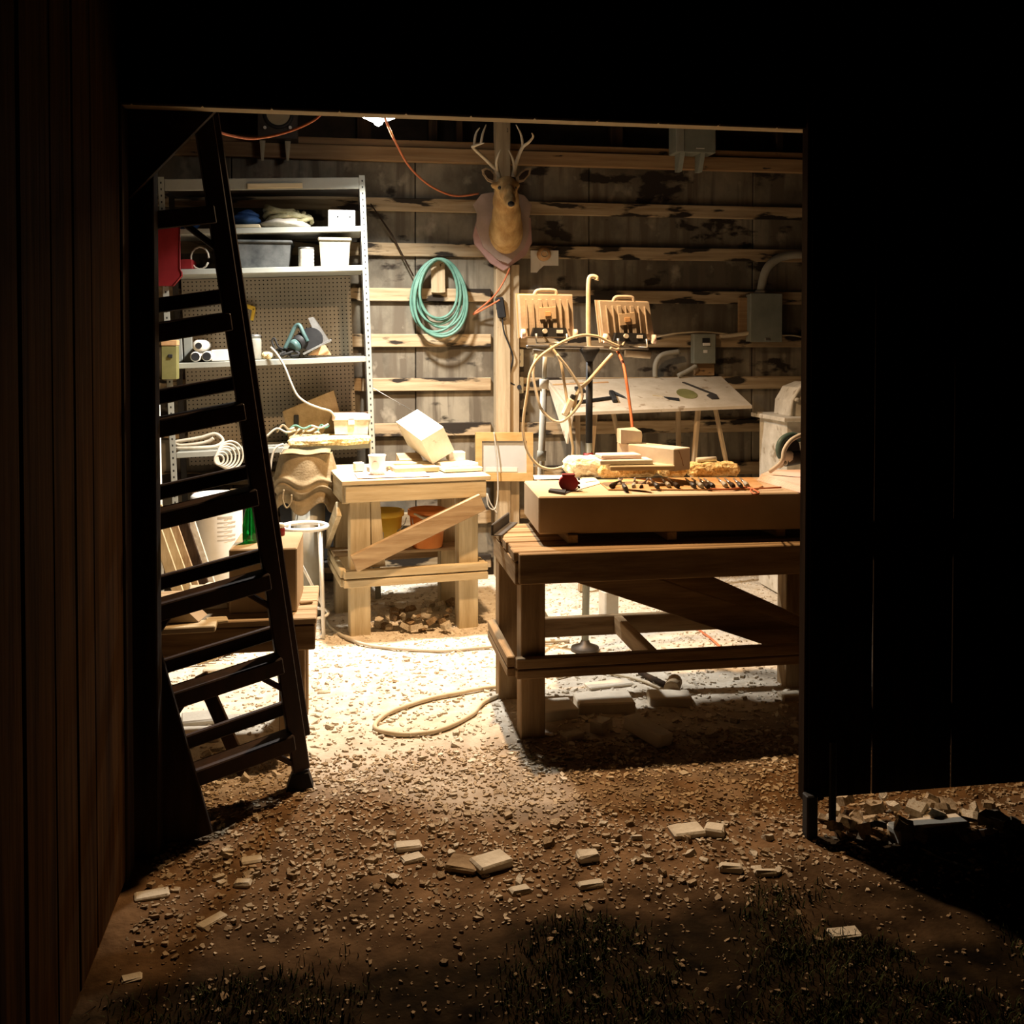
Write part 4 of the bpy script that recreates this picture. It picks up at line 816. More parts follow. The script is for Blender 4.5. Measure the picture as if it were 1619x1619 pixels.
def flood(lab, c4, hx, Y):
    ps = [pY(x, y, Y) for x, y in c4]; cc = sum(ps, Vector())/4
    o = thing('floodlight', lab, 'floodlight', Vector((cc.x, Y, min(p_.z for p_ in ps))), group='floodlights on the stand')
    wpart(o, 'housing', B().hull([cc+(p_-cc)*k_+Vector((0, y_, 0)) for p_ in ps for k_, y_ in ((1, .025), (.97, .0), (1, .05))]), 'flood')
    wpart(o, 'bezel', B().hull([cc+(p_-cc)*k_+Vector((0, y_, 0)) for p_ in ps for k_, y_ in ((1.05, .052), (1.05, .066), (.96, .07))]), 'stone_tan')
    e1, e2 = ps[1]-ps[0], ps[3]-ps[0]
    for i in range(7):
        f_ = .12+.76*i/6; wpart(o, 'heat_fin', B().bar(ps[0]+e1*f_+e2*.12+Vector((0, -.008, 0)), ps[0]+e1*f_+e2*.80+Vector((0, -.008, 0)), .006 if i not in (2, 4) else .020, .016, (0, 1, 0), .001), 'flood')
    wpart(o, 'centre_plate', B().bar(ps[0]+e1*.5+e2*.30+Vector((0, -.018, 0)), ps[0]+e1*.5+e2*.58+Vector((0, -.018, 0)), .085, .006, (0, 1, 0), .001), 'stone_tan')
    wpart(o, 'logo_square', B().bar(ps[0]+e1*.5+e2*.40+Vector((0, -.023, 0)), ps[0]+e1*.5+e2*.51+Vector((0, -.023, 0)), .03, .004, (0, 1, 0), .001), 'leather')
    jb = wpart(o, 'junction_box', B().hull([ps[0]+e1*f_+e2*g_+Vector((0, y_, 0)) for f_, g_ in ((.22, .78), (.80, .78), (.84, .99), (.16, .99)) for y_ in (-.045, .0)]), 'black')
    wpart(jb, 'sticker', B().bar(ps[0]+e1*.62+e2*.87+Vector((0, -.047, 0)), ps[0]+e1*.74+e2*.87+Vector((0, -.047, 0)), .016, .003, (0, 1, 0), .001), 'white')
    wpart(jb, 'cable_gland', B().cyl(ps[0]+e1*.40+e2*.86+Vector((0, -.066, 0)), ps[0]+e1*.40+e2*.86+Vector((0, -.044, 0)), .012, n=10), 'dusty_white')
    hc_ = [ps[0]+e1*f_-e2*g_+Vector((0, .02, 0)) for f_, g_ in ((.30, -.02), (.34, .07), (.42, .10), (.66, .10), (.70, .05), (.70, -.02))]
    wpart(o, 'carry_handle', B().tube(hc_, .010, 8, sub=3), 'flood')
    for f_ in (.06, .95):
        k_ = wpart(o, 'tilt_knob', B().cyl(ps[0]+e1*f_+e2*.92+Vector((-.018 if f_ < .5 else .0, -.02, 0)), ps[0]+e1*f_+e2*.92+Vector((.0 if f_ < .5 else .018, -.02, 0)), .024, n=12), 'pink_paper')
    yk = [ps[0]+e1*.24+e2*.92+Vector((0, -.055, 0)), ps[0]+e1*.24+e2*1.14+Vector((0, -.05, 0)), ps[0]+e1*.80+e2*1.14+Vector((0, -.05, 0)), ps[0]+e1*.80+e2*.92+Vector((0, -.055, 0))]
    wpart(o, 'yoke', B().tube(yk, .007, 6), 'steel_bare')
    return o
flood('left floodlight on the stand seen from behind with a square emblem', [(820, 465), (906, 466), (909, 533), (824, 533)], 0, SYL-.06)
flood('right floodlight on the stand seen from behind tilted to the side', [(947, 475), (1027, 477), (1036, 537), (954, 540)], 0, SYL-.06)
cab = [([(857, 526), (866, 541), (874, 552), (886, 572), (893, 610), (899, 650), (903, 690), (906, 710), (903, 728), (890, 738), (870, 742), (850, 735), (835, 715), (828, 690), (828, 660), (834, 620), (838, 590), (850, 568), (870, 552), (895, 538), (920, 530), (945, 532), (962, 540), (980, 548)], 'cable_tan', 'longest tan cable looping low beside the light stand'),
       ([(848, 560), (843, 590), (848, 620), (855, 645), (870, 662), (885, 667), (898, 660), (912, 645), (920, 630), (918, 615), (900, 585), (880, 560)], 'cable_white', 'pale cable loop hanging under the left floodlight'),
       ([(968, 560), (950, 580), (930, 603), (915, 618), (910, 632), (907, 650)], 'cable_tan', 'thick tan cable slanting from the right floodlight across the pole'),
       ([(988, 530), (985, 545), (975, 553), (965, 550)], 'cable_white', 'short pale cable under the right floodlight'),
       ([(975, 553), (985, 575), (990, 600), (997, 650), (1001, 685), (1007, 715), (1020, 752)], 'orange', 'orange cord dropping from the light stand onto the slab')]
for pts, mt, lab in cab:
    n_ = len(pts); dy = (lambda i: -.09-.012*i) if mt != 'orange' else (lambda i: -.09-.06*i)
    P_ = [pY(x, y, SYL+dy(min(i, 6))) for i, (x, y) in enumerate(pts)]
    solo('stand_cable' if mt != 'orange' else 'extension_cable', B().tube(P_, .0075 if 'thick' not in lab else .010, 7, sub=5), mt, lab, 'cable')
c_ = pY(898, 640, SYL-.15)
t = thing('cable_connector', 'dusty plug connector hanging among the stand cables', 'connector', c_)
part(t, 'body', B().bar((-.02, 0, -.055), (.02, 0, .03), .035, .03, (0, 1, 0), .008), 'dusty_white'); part(t, 'collar', B().bar((.02, 0, .03), (.03, 0, .05), .024, .022, (0, 1, 0)), 'black')
# white tripod tube left of it
q1_, q2_ = pY(855, 752, 5.30), pY(862, 556, 5.30); foot = q1_+(q1_-q2_)*(q1_.z/(q2_.z-q1_.z))
t = thing('tube_stand', 'pale tube stand with clamp standing behind the slab corner', 'stand', (foot.x, foot.y, 0))
wpart(t, 'lower_tube', B().cyl(foot, q1_.lerp(q2_, .75), .018, n=14), 'cable_white'); wpart(t, 'upper_tube', B().cyl(q1_.lerp(q2_, .74), q2_, .012, n=12), 'grey_pl'); wpart(t, 'clamp', B().cyl(q1_.lerp(q2_, .70), q1_.lerp(q2_, .78), .025, n=12), 'dusty_white'); wpart(t, 'lower_clamp', B().cyl(q1_.lerp(q2_, .12), q1_.lerp(q2_, .20), .024, n=12), 'grey_pl')
for i in range(3):
    a_ = R(30+120*i); wpart(t, 'leg', B().cyl(foot+Vector((0, 0, .25)), foot+Vector((.17*math.cos(a_), .17*math.sin(a_), .0)), .009, n=8), 'grey_pl')

# ------------------------------------------------------------------ tilted drawing board by the wall
bl, br, fr2, fl2 = pY(868, 601, 6.84), pY(1140, 595, 6.84), pY(1189, 641, 6.30), pY(907, 652, 6.30)
t = thing('drawing_board', 'tilted plywood drawing board table covered with loose tools', 'table', ((bl.x+fr2.x)/2, 6.55, 0))
wpart(t, 'board_top', B().hull([p_+Vector((0, 0, h_)) for p_ in (bl, br, fr2, fl2) for h_ in (0, -.02)]), 'board_grey')
ph = lambda u_, v_, h_=0.: fl2.lerp(fr2, u_).lerp(bl.lerp(br, u_), v_)+Vector((0, 0, h_))
wpart(t, 'side_leaf', B().prism([bl+Vector((0, 0, -.02)), fl2+Vector((0, 0, -.02)), fl2+Vector((-.03, .02, -.20))], (-.012, 0, 0)), 'board_grey')
for u_ in (.08, .66):
    for v_, k_ in ((.15, -.06), (.85, .0)):
        a_ = ph(u_+.06, v_, -.022); wpart(t, 'leg', B().bar((a_.x-.10 if v_ < .5 else a_.x+.02, a_.y+k_*.3, 0), a_, .03, .03), 'old_z')
    wpart(t, 'leg_strut', B().bar(ph(u_+.16, .2, -.022), (ph(u_+.06, .2).x+.22, 6.45, .8), .025, .025), 'old_z')
nrm = (fr2-fl2).cross(bl-fl2).normalized()
def flat(name, pts, th, mat, lab, cat):
    P_ = [ph(u_, v_)+nrm*.0015 for u_, v_ in pts]; return solo(name, B().prism(P_, nrm*th), mat, lab, cat)
t = thing('hammer', 'black hammer lying on the drawing board', 'hammer', ph(.12, .25, .002))
wpart(t, 'handle', B().bar(ph(.02, .22)+nrm*.014, ph(.27, .34)+nrm*.014, .022, .02), 'black'); wpart(t, 'head', B().bar(ph(.26, .22)+nrm*.016, ph(.28, .50)+nrm*.016, .03, .028), 'black'); wpart(t, 'claw', B().hull([ph(.28, .48)+nrm*.01, ph(.34, .30)+nrm*.012, ph(.33, .34)+nrm*.02, ph(.29, .52)+nrm*.024]), 'black')
flat('black_eraser', ((.10, .55), (.145, .55), (.145, .68), (.10, .68)), .02, 'black', 'small black block behind the hammer on the drawing board', 'block')
flat('ruler', ((.0, .82), (.32, .86), (.32, .89), (.0, .85)), .004, 'leather', 'reddish ruler along the back of the drawing board', 'ruler')
flat('steel_disc', [(.70+.055*math.cos(i*.4), .42+.16*math.sin(i*.4)) for i in range(16)], .004, 'olive', 'dull round disc on the right half of the drawing board', 'disc')
flat('spatula', ((.735, .80), (.75, .80), (.86, .36), (.85, .22), (.81, .22), (.80, .34), (.83, .40)), .006, 'steel_dark', 'long grey spatula right of the disc on the drawing board', 'spatula')
flat('calliper', ((.555, .34), (.57, .26), (.62, .20), (.63, .28)), .006, 'black', 'small black calliper in the middle of the drawing board', 'calliper')
flat('pencil', ((.50, .40), (.55, .35), (.553, .365), (.503, .415)), .005, 'pine_x', 'short pencil left of the calliper on the drawing board', 'pencil')

# ------------------------------------------------------------------ things on the slab
def on_slab(x, y, z=0): p_ = pZ(x, y, ZS+z); p_.z = ZS+z+.001; return p_
p = on_slab(898, 776)
t = thing('tape_measure', 'dark red tape measure standing on the slab', 'tape measure', p, R(-8))
part(t, 'case', B().prism([(.040*math.cos(a_)*(1 if abs(math.cos(a_)) < .9 else 1)+(.004 if math.cos(a_) > 0 else 0), -.018, .034+.034*math.sin(a_)) for a_ in [i*math.pi/10 for i in range(20)]], (0, .036, 0)), 'tape_red')
part(t, 'top_grip', B().span(-.026, .03, -.016, .016, .062, .074), 'red')
for i in range(3): part(t, 'side_tooth', B().span(.042, .052, -.014, .014, .010+.018*i, .020+.018*i), 'black')
solo('carving_knife', B().hull([on_slab(x, y)+Vector((0, 0, h_)) for x, y in ((867, 779), (870, 776), (895, 778), (893, 783)) for h_ in (0, .010)]).hull([on_slab(x, y)+Vector((0, 0, h_)) for x, y in ((894, 778), (915, 773), (893, 782)) for h_ in (0, .003)]), 'black', 'black pen knife lying in front of the tape measure', 'knife')
def paper(pts, mat, lab, cat='paper', h=.0): solo('paper_sheet', B().prism([on_slab(*q_)+Vector((0, 0, h)) for q_ in pts], (0, 0, .002)), mat, lab, cat)
paper(((843, 752), (905, 752), (905, 757), (845, 759)), 'paper', 'white paper strip at the back left corner of the slab')
paper(((905, 760), (935, 750), (950, 765), (915, 775)), 'dusty_white', 'pale crumpled paper right of the tape measure')
paper(((914, 752), (934, 750), (943, 762), (926, 764)), 'panel_grey', 'bluish printed paper slip behind the tape measure', h=.003)
# leather tool roll with chisels
rl = [on_slab(x, y) for x, y in ((962, 776), (948, 764), (985, 759), (1090, 757), (1190, 757), (1206, 770), (1196, 775), (1080, 776))]
t = thing('tool_roll', 'tan leather tool roll spread along the front of the slab', 'tool roll', (rl[0].x+.3, rl[0].y+.03, ZS+.001))
mb = B().prism(rl, (0, 0, .006)); wpart(t, 'leather', mb, 'leather')
wpart(t, 'tie_cord', B().tube([on_slab(x, y, .009) for x, y in ((1120, 773), (1150, 774), (1180, 771), (1195, 776), (1200, 780), (1192, 781), (1188, 774), (1215, 772), (1235, 771))], .004, 6, sub=4), 'orange')
wpart(t, 'flap', B().hull([on_slab(x, y, z_) for x, y, z_ in ((985, 772, .008), (1030, 777, .008), (1025, 766, .03), (990, 765, .02), (960, 770, .008))]), 'leather')
CH = [(966, 769, 984, 758), (990, 773, 978, 757), (1002, 770, 1004, 756), (1014, 771, 1024, 757), (1040, 770, 1028, 757), (1058, 768, 1046, 757), (1072, 769, 1056, 757), (1098, 769, 1084, 757), (1110, 769, 1094, 757), (1120, 770, 1104, 756), (1128, 769, 1113, 757), (1148, 768, 1134, 756), (1160, 769, 1146, 757), (1172, 769, 1160, 757), (1182, 768, 1170, 756)]
ORD = ['first', 'second', 'third', 'fourth', 'fifth', 'sixth', 'seventh', 'eighth', 'ninth', 'tenth', 'eleventh', 'twelfth', 'thirteenth', 'fourteenth', 'fifteenth']
for i, (x0, y0, x1, y1) in enumerate(CH):
    a_, d_ = on_slab(x0, y0, .018), on_slab(x1, y1, .018); md = a_.lerp(d_, .45)
    c_ = thing('chisel', '%s carving chisel from the left on the leather tool roll' % ORD[i], 'chisel', (a_.x, a_.y, ZS+.008), group='chisels on the tool roll')
    wpart(c_, 'handle', B().tube([a_, a_.lerp(md, .5), md], [.009, .0105, .007], 8), ['dark_y', 'steel_dark', 'grey_pl'][i % 3]); wpart(c_, 'blade', B().tube([md, d_], [.005, .004], 6), 'steel_bare')
# fleece pads and boards behind
def pad(name, x0, x1, yb, h, dep, mat, lab, seed):
    a_, d_ = on_slab(x0, yb), on_slab(x1, yb); L_ = d_.x-a_.x
    mb = B().box(((a_.x+d_.x)/2, a_.y+dep/2, ZS+h/2+.004), (L_, dep, h), None, min(h*.42, .03))
    bmesh.ops.subdivide_edges(mb.b, edges=mb.b.edges[:], cuts=7, use_grid_fill=True); mb.rough(.010, 38+seed)
    for v in mb.b.verts: v.co.z = max(v.co.z, ZS+.003)
    return solo(name, mb, mat, lab, 'pad')
pad('fleece_pad', 902, 972, 757, .085, .20, 'fleece', 'pale cream fleece pad heaped at the left of the slab', 0)
pad('foam_pad', 948, 1045, 758, .060, .10, 'foam', 'left crumbly yellow foam pad behind the tool roll', 3)
pad('foam_pad', 1047, 1092, 757, .062, .12, 'foam', 'middle crumbly yellow foam pad behind the tool roll', 5)
pad('foam_pad', 1094, 1178, 757, .062, .14, 'foam', 'right crumbly yellow foam pad behind the tool roll', 9)
bs = on_slab(1000, 745, .07)
zz = ZS+.075
for i, (xa_, xb_, y_, hh_, mt, lab) in enumerate(((960, 1065, 742, .022, 'pine_x', 'pale board lying over the fleece pads'), (948, 1035, 735, .022, 'paper', 'whitish board on top of the fleece pads'), (952, 1020, 727, .018, 'pink_paper', 'pinkish board at the top of the fleece heap'))):
    a_, d_ = pZ(xa_, y_, zz), pZ(xb_, y_, zz)
    solo('pad_board', B().box(((a_.x+d_.x)/2, 4.42+.03*i, zz+hh_/2), (d_.x-a_.x, .11, hh_), RZ(R(-4+3*i))), mt, lab, 'board'); zz += hh_+.0015
# long stone block and rough offcut
q0 = on_slab(1079, 744, .066); 
t = thing('long_block', 'long pale stone block lying across the foam pads', 'stone block', (q0.x+.045, q0.y+.02, ZS+.068), R(-60))
part(t, 'block', B().span(-.36, .0, -.11, 0, 0, .10, .004), 'stone_smooth')
part(t, 'crack', B().tube([(.0012, -.08, .09), (.0012, -.06, .05), (.0012, -.05, .02)], .0015, 5, sub=3), 'leather')
t0_ = q0+Vector((.045-.16-.055, 0, 0)); OY = q0.y+.02+.20
solo('rough_offcut', B().hull([Vector((t0_.x+x, OY+y, z_)) for x, y, z_ in ((-.055, 0, ZS+.1695), (.045, 0, ZS+.1695), (-.055, .07, ZS+.1695), (.035, .07, ZS+.1695), (-.055, 0, ZS+.235), (.045, .0, ZS+.225), (.058, .03, ZS+.205), (-.055, .07, ZS+.235), (.03, .07, ZS+.24))]), 'stone', 'rough broken offcut standing on the long stone block', 'offcut')
hq = on_slab(1104, 757); solo('plastic_tube', B().tube([Vector((hq.x+.02, hq.y+.08, ZS+.080)), Vector((hq.x+.12, hq.y+.09, ZS+.081))], [.011, .013], 10), 'white', 'white plastic tube lying on the right foam pad beside the long block', 'tube')
# towel at the right edge
tw = [on_slab(x, y) for x, y in ((1197, 760), (1215, 753), (1290, 752), (1300, 775), (1278, 783))]
mb = B(); c_ = sum(tw, Vector())/5
for i in range(5): mb.prism([c_+(p_-c_)*(1-.02*i)+Vector((.003*i, .004*i, .006*i)) for p_ in tw], (0, 0, .0056))
solo('folded_towel', mb.rough(.003, 25), 'pink_paper', 'folded pinkish towel at the right end of the slab', 'towel')
# angle grinder
p = on_slab(1268, 746, .032)
t = thing('angle_grinder', 'angle grinder with teal guard and white hose on the towel', 'grinder', (p.x, p.y+.16, ZS+.032), R(15))
part(t, 'motor', B().tube([(-.02, 0, .035), (.02, 0, .045), (.09, 0, .05), (.16, 0, .05)], [.030, .036, .034, .026], 14), 'steel_dark')
part(t, 'gear_head', B().ell((-.005, 0, .05), (.042, .035, .04)), 'dusty_white'); part(t, 'guard', B().tube([(.005+.075*math.cos(a_), -.02, .095+.065*math.sin(a_)) for a_ in [R(40+i*16) for i in range(12)]], .016, 8), 'teal')
part(t, 'disc', B().cyl((.005, -.012, .09), (.005, -.006, .09), .062, n=24), 'black'); part(t, 'side_handle', B().tube([(-.03, -.02, .03), (-.075, -.03, .01)], .010, 8), 'dusty_white')
solo('white_hose', B().tube([on_slab(1232, 750, .045)+Vector((0, .1, 0)), pY(1236, 730, 4.40), pY(1240, 712, 4.40), pY(1250, 697, 4.41), pY(1266, 688, 4.42), pY(1290, 682, 4.43)], .010, 9, sub=5), 'cable_white', 'thick white hose arching beside the grinder', 'hose')
# dusty machine in the right background
mx0 = pY(1240, 655, 5.95).x
t = thing('dusty_machine', 'dusty white workshop machine behind the grinder at the right edge', 'machine', (mx0+.35, 6.15, 0))
zt2 = pY(1245, 660, 5.95).z
wpart(t, 'cabinet', B().span(mx0+.03, mx0+.68, 5.98, 6.4, 0, zt2-.03), 'dusty_white'); wpart(t, 'table_top', B().span(mx0-.01, mx0+.72, 5.93, 6.45, zt2-.028, zt2), 'dusty_white')
hs = pp([(1250, 656), (1252, 634), (1264, 613), (1284, 605), (1330, 605), (1330, 656)], 6.05); hs[0].z = hs[-1].z = zt2+.001
hz = wpart(t, 'housing', B().prism(hs, (0, .25, 0)), 'dusty_white')
wpart(hz, 'edge_bead', B().tube([p_+Vector((0, -.004, 0)) for p_ in hs[:5]], .012, 8), 'dusty_white'); wpart(hz, 'dial', B().torus(pY(1276, 638, 6.04), .025, .005), 'cable_tan'); wpart(hz, 'bolt', B().ell(pY(1260, 632, 6.04), (.02, .012, .014)), 'dusty_white')
wpart(t, 'switch', B().span(mx0+.10, mx0+.14, 5.972, 5.98, zt2-.16, zt2-.10), 'white')

# ------------------------------------------------------------------ hoses on the floor
def gp(x, y, h=.0): p_ = pZ(x, y, 0); p_.z = gz(p_.x, p_.y)+h; return p_
solo('floor_hose', B().tube([gp(x, y, .012) for x, y in ((815, 1086), (770, 1091), (725, 1100), (690, 1107), (650, 1117), (615, 1128), (597, 1140), (593, 1150), (605, 1157), (640, 1160), (685, 1156), (720, 1146), (748, 1130), (765, 1113), (800, 1098))], .010, 8, sub=6), 'cable_tan', 'tan air hose lying in a loop on the floor before the heavy workbench', 'hose')
solo('floor_cable', B().tube([gp(x, y, .012) for x, y in ((508, 962), (515, 978), (528, 995), (555, 1012), (590, 1022), (640, 1027), (700, 1029), (770, 1026), (850, 1018), (900, 1014))], .009, 8, sub=6), 'cable_white', 'pale cable running along the floor in front of the small bench', 'cable')
solo('floor_extension_cable', B().tube([gp(x, y, .010) for x, y in ((1090, 985), (1110, 1000), (1125, 1012), (1140, 1026), (1150, 1045))], .007, 7, sub=5), 'orange', 'orange cord on the floor behind the heavy workbench', 'cord')
solo('floor_flex', B().tube([gp(x, y, .010) for x, y in ((880, 1070), (930, 1062), (980, 1068), (1020, 1078), (1060, 1094))], .006, 7, sub=5), 'cable_tan', 'thin tan flex on the floor under the heavy workbench', 'cable')
a_, d_ = gp(1012, 1066, .02), gp(1066, 1092, .02)
t = thing('mallet', 'brown wooden mallet lying on the floor under the heavy workbench', 'mallet', a_.lerp(d_, .5)-Vector((0, 0, .02)))
wpart(t, 'handle', B().cyl(a_, d_, .013, .016, 10), 'dark_x'); wpart(t, 'head', B().cyl(d_+Vector((-.03, -.05, .02)), d_+Vector((.02, .05, .02)), .036, .034, 14), 'old_x')

# ------------------------------------------------------------------ stones lying about
rnd = random.Random(11)
def shard(rn, n=5, thick=.35):
    an = sorted(rn.uniform(0, 2*math.pi) for _ in range(n)); pts = []
    an = [2*math.pi*i/n+rn.uniform(-.45, .45) for i in range(n)]
    rr = [rn.uniform(.6, 1.0) for _ in range(n)]; asp = rn.uniform(.5, .95)
    lo_ = [(r_*math.cos(a), asp*r_*math.sin(a), -.12) for r_, a in zip(rr, an)]; k = rn.uniform(.72, .98)
    hi_ = [(x*k+rn.uniform(-.06, .06), y*k+rn.uniform(-.06, .06), thick*rn.uniform(.75, 1.2)) for x, y, _ in lo_]
    return lo_+hi_, [tuple(range(n))[::-1], tuple(range(n, 2*n))]+[(i, (i+1) % n, n+(i+1) % n, n+i) for i in range(n)]
def smesh(name, mat, n=5, th=.35):
    v, f = shard(rnd, n, th); me = bpy.data.meshes.new(name); me.from_pydata(v, [], f); me.materials.append(MATS[mat]); return me
POOL = {m_: [smesh('stone_shard', m_, rnd.choice((4, 5, 5, 6)), rnd.uniform(.28, .6)) for _ in range(9)] for m_ in ('rubble', 'rubble_mid', 'rubble_dirt', 'stone')}
def drop(p_, size, mat, label, group, tilt=.25, name='stone_chip', cat='stone chip', lift=0.):
    o = bpy.data.objects.new(name, rnd.choice(POOL[mat])); C.objects.link(o)
    o.location = (p_[0], p_[1], gz(p_[0], p_[1])+lift); o.scale = (size/2,)*3
    o.rotation_euler = (rnd.uniform(-tilt, tilt), rnd.uniform(-tilt, tilt), rnd.uniform(0, 6.28)); 
    hue = {'rubble': 'pale', 'rubble_mid': 'tan', 'rubble_dirt': 'dark brown', 'stone': 'white'}[mat]; big = 'tiny' if size < .035 else ('small' if size < .06 else 'fist sized')
    side = ''
    if 'outside' in group or 'grass' in group:
        rx = p_[0]; side = ', towards the ladder side' if rx < .1 else (', towards the sliding door side' if rx > .95 else ', in the middle of the doorway')
    tag(o, '%s %s %s%s' % (big, hue, label, side), cat, group); return o
def brick(x, y, size, a_, mat, lab, cat='offcut', name='stone_offcut', tilt=(0, 0), lift=0.):
    p_ = gp(x, y); mb = B().box((0, 0, size[2]/2), size, None, .006)
    mb.rough(.004, 21+x); o = link(name, mb.mesh(name), mat); o.location = p_+Vector((0, 0, lift-.004)); o.rotation_euler = (R(tilt[0]), R(tilt[1]), R(a_)); return tag(o, lab, cat)
for args in (
    (776, 1366, (.115, .085, .026), 22, 'rubble', 'largest square offcut on the dirt in front of the doorway'), (733, 1366, (.10, .085, .02), -25, 'rubble_dirt', 'brownish flat offcut touching the largest square one before the doorway'),
    (645, 1337, (.085, .05, .02), 3, 'rubble', 'small oblong offcut left of the square pair before the doorway'), (652, 1357, (.07, .045, .016), 18, 'rubble', 'thin flake below the small oblong offcut before the doorway'),
    (929, 1358, (.068, .05, .024), 5, 'rubble', 'small offcut on the dirt right of the square pair'), (934, 1395, (.075, .035, .018), 6, 'rubble', 'narrow offcut at the edge of the grass'), (822, 1404, (.06, .04, .018), 14, 'rubble', 'pale flake at the edge of the grass left of the narrow offcut'),
    (1086, 1310, (.11, .075, .022), 4, 'rubble', 'flat offcut on the dirt in front of the heavy workbench'), (1130, 1310, (.065, .06, .034), -28, 'rubble', 'chunky offcut right of the flat one in front of the heavy workbench'),
    (1156, 1368, (.07, .035, .024), -16, 'rubble', 'dark edged offcut right of the grass edge before the door'), (1210, 1373, (.07, .03, .02), -8, 'rubble', 'oblong offcut closest to the sliding door post'),
    (1335, 1468, (.085, .05, .016), 0, 'rubble', 'lone flat stone in the dark right foreground'), (240, 1411, (.095, .05, .014), 10, 'rubble', 'flat stone at the foot of the left board wall'), (335, 1452, (.085, .035, .012), 45, 'rubble', 'slanting stone sliver in the left foreground grass'),
    (208, 1542, (.05, .03, .01), 15, 'rubble', 'lone pale chip in the dark bottom left corner'), (397, 1357, (.065, .04, .016), 12, 'rubble', 'flat stone right of the leaning plank foot'), (384, 1392, (.05, .04, .018), -10, 'rubble', 'small stone below the leaning plank foot'),
    (872, 1128, (.20, .15, .05), 5, 'stone', 'pale square stone slab under the left end of the heavy workbench'), (955, 1114, (.25, .16, .05), -4, 'stone', 'largest pale stone slab under the heavy workbench'),
    (1058, 1106, (.19, .12, .045), -10, 'stone', 'pale stone slab at the right of the slab row under the heavy workbench'), (962, 1080, (.22, .08, .02), 8, 'stone', 'long thin pale stone behind the slab row under the heavy workbench'),
    (905, 1165, (.09, .05, .035), 20, 'rubble', 'small brown stone in front of the slab row under the heavy workbench'), (950, 1152, (.075, .07, .055), 40, 'rubble', 'chunky stone leaning on the largest slab under the workbench'),
    (962, 974, (.085, .10, .17), 10, 'stone', 'upright white stone block on the floor behind the workbench brace'), (1118, 934, (.13, .12, .20), -4, 'stone', 'upright pale stone block in the back right of the floor'),
    (1468, 1312, (.27, .075, .045), 6, 'stone', 'long pale stone bar lying under the sliding door'), (1560, 1318, (.18, .06, .02), 3, 'stone', 'flat stone strip right of the long bar under the door'),
    (318, 1134, (.16, .13, .03), 8, 'stone', 'upper white stone slab on the floor under the low table'), (316, 1160, (.17, .12, .03), -6, 'stone', 'lower white stone slab on the floor under the low table'), (345, 1060, (.13, .08, .03), -8, 'rubble', 'tan flat stone on the floor behind the low table legs'), (385, 1078, (.06, .05, .09), 5, 'rubble', 'upright tan stone on the floor behind the low table legs'),
    (512, 1092, (.06, .025, .014), 0, 'rubble', 'small pale stone on the bright floor right of the ladder'), (1250, 1100, (.10, .07, .03), 0, 'rubble', 'brown stone by the right leg of the heavy workbench')):
    brick(*args)
brick(1022, 1162, (.085, .20, .055), 32, 'stone', 'tilted pale brick sticking out in front of the slab row under the workbench', tilt=(9, 5), lift=.012)
def inside(x0, y0, x1, y1): return gp(rnd.uniform(x0, x1), rnd.uniform(y0, y1))
for i in range(112):
    p_ = inside(330, 1270, 1275, 1400); drop(p_, rnd.uniform(.022, .06), rnd.choice(('rubble', 'rubble_mid', 'rubble_mid', 'rubble_dirt')), 'stone chip on the dirt just outside', 'stone chips outside the doorway')
for i in range(38):
    p_ = inside(190, 1400, 1300, 1600); drop(p_, rnd.uniform(.018, .04), 'rubble_dirt', 'stone chip lying in the foreground grass', 'stone chips in the grass')
for i in range(45):
    p_ = inside(490, 1040, 790, 1260); drop(p_, rnd.uniform(.025, .05), 'rubble', 'stone chip on the dusty floor between ladder and heavy workbench', 'stone chips on the dusty floor', .15)
for i in range(46):
    p_ = inside(592, 955, 715, 998); drop(p_, rnd.uniform(.05, .12), 'rubble' if rnd.random() < .6 else 'rubble_dirt', 'stone fragment in the rubble under the small workbench', 'rubble under the small workbench', .5, lift=rnd.uniform(0, .05))
for i in range(38):
    p_ = inside(850, 1080, 1260, 1170); drop(p_, rnd.uniform(.03, .08), 'rubble', 'stone fragment in the rubble under the heavy workbench', 'rubble under the heavy workbench', .4)
for i in range(72):
    p_ = inside(1295, 1272, 1619, 1326); drop(p_, rnd.uniform(.04, .11), rnd.choice(('rubble', 'rubble_mid', 'rubble_mid')), 'stone fragment in the rubble along the sliding door bottom', 'rubble under the sliding door', .5, lift=rnd.uniform(0, .045))
for i in range(16):
    p_ = inside(265, 1170, 440, 1240); drop(p_, rnd.uniform(.03, .08), 'rubble', 'stone fragment on the floor behind the stepladder foot', 'stones behind the stepladder', .4)
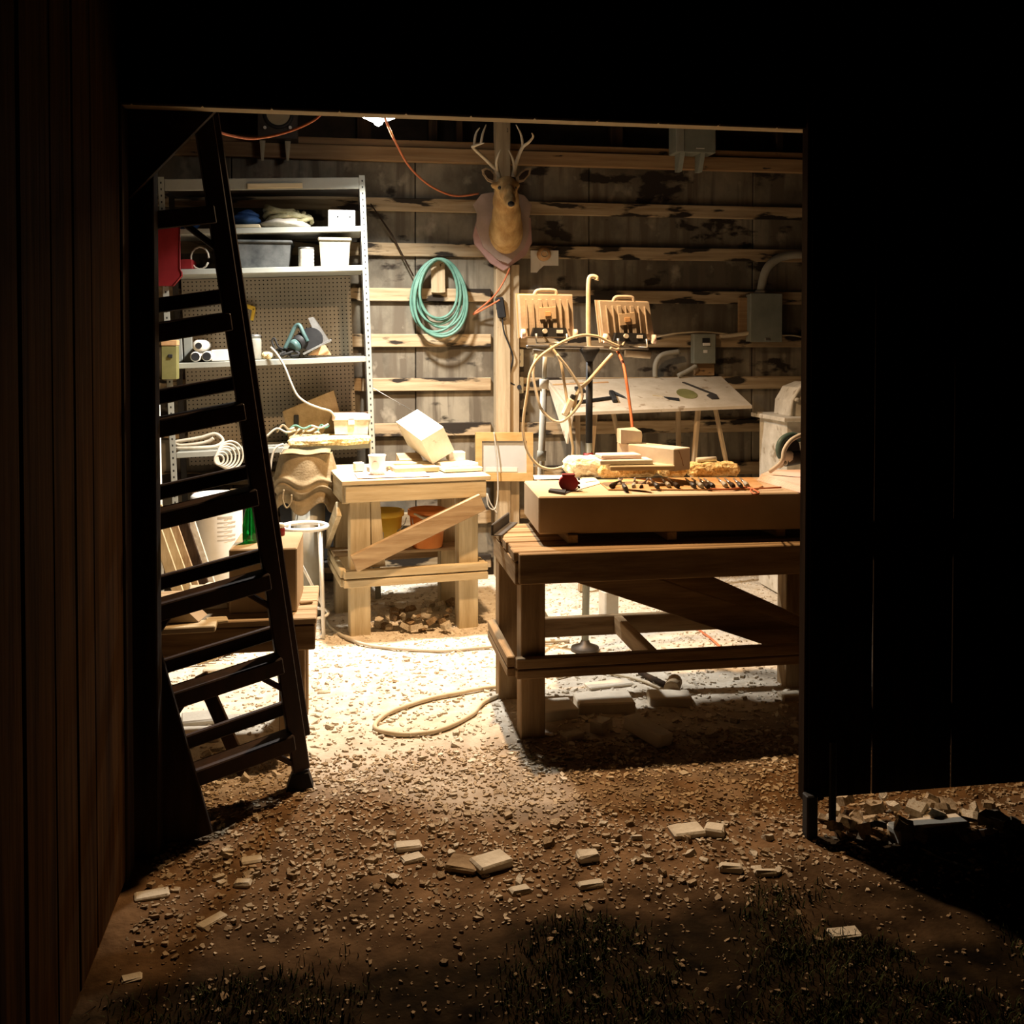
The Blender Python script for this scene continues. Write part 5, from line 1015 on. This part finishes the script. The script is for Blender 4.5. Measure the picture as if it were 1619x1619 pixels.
# the uncountable rest: flakes all over the floor
def flakes(name, n, area, smin, smax, mat, lab, mask=None):
    V, F = [], []; tmp = [shard(rnd, rnd.choice((4, 5)), rnd.uniform(.2, .4)) for _ in range(14)]; k = 0
    while k < n:
        x, y = rnd.uniform(area[0], area[1]), rnd.uniform(area[2], area[3])
        if mask and not mask(x, y): continue
        k += 1; v, f = rnd.choice(tmp); s_ = rnd.uniform(smin, smax)*(.6+.8*rnd.random()**3)/2; c_, n_ = math.cos(rnd.uniform(0, 6.28)), 0
        a_ = rnd.uniform(0, 6.28); c_, n_ = math.cos(a_), math.sin(a_); tx, ty = rnd.uniform(-.35, .35), rnd.uniform(-.35, .35); z0 = gz(x, y); b0 = len(V)
        for px_, py_, pz_ in v: V.append((x+s_*(px_*c_-py_*n_), y+s_*(px_*n_+py_*c_), z0+s_*(pz_+tx*px_+ty*py_)+.001))
        for q_ in f: F.append(tuple(b0+i_ for i_ in q_))
    me = bpy.data.meshes.new(name); me.from_pydata(V, [], F); o = link(name, me, mat); tag(o, lab, 'stone flakes', kind='stuff')
flakes('stone_flakes', 11500, (-.58, 2.5, 2.75, 4.0), .010, .032, 'rubble_mid', 'small brownish stone flakes strewn over the dirt in the doorway', lambda x, y: rnd.random() < min(1, max(.12, (y-2.6)*1.6)))
flakes('dusty_flakes', 11000, (-1.2, 3.0, 3.6, 6.8), .014, .044, 'dust_flake', 'thin pale stone flakes strewn over the workshop floor')
flakes('dirt_crumbs', 4500, (-.58, 3.6, 1.7, 3.05), .008, .022, 'rubble_dirt', 'brown crumbs and grit on the dirt outside')
# grass tufts in the foreground
V, F = [], []
for _ in range(1300):
    x, y = rnd.uniform(-.52, 2.6), rnd.uniform(1.75, 2.80)
    if noise.noise(Vector((x*2.1, y*2.6, 4.1))) < -.12+max(0, (y-2.5)*1.4): continue
    for _b in range(22):
        bx, by = x+rnd.gauss(0, .035), y+rnd.gauss(0, .03); h_ = rnd.uniform(.010, .034); a_ = rnd.uniform(0, 6.28); l_ = rnd.uniform(.3, .9)*h_; w_ = rnd.uniform(.0012, .0024)
        z0 = gz(bx, by)-.003; dx, dy = math.cos(a_), math.sin(a_); b0 = len(V)
        V += [(bx-dy*w_, by+dx*w_, z0), (bx+dy*w_, by-dx*w_, z0), (bx+dx*l_*.4-dy*w_*.7, by+dy*l_*.4+dx*w_*.7, z0+h_*.7), (bx+dx*l_*.4+dy*w_*.7, by+dy*l_*.4-dx*w_*.7, z0+h_*.7), (bx+dx*l_, by+dy*l_, z0+h_)]
        F += [(b0, b0+1, b0+3, b0+2), (b0+2, b0+3, b0+4)]
me = bpy.data.meshes.new('grass'); me.from_pydata(V, [], F); tag(link('grass', me, 'grass'), 'dark short grass tufts across the foreground dirt', 'grass', kind='stuff')
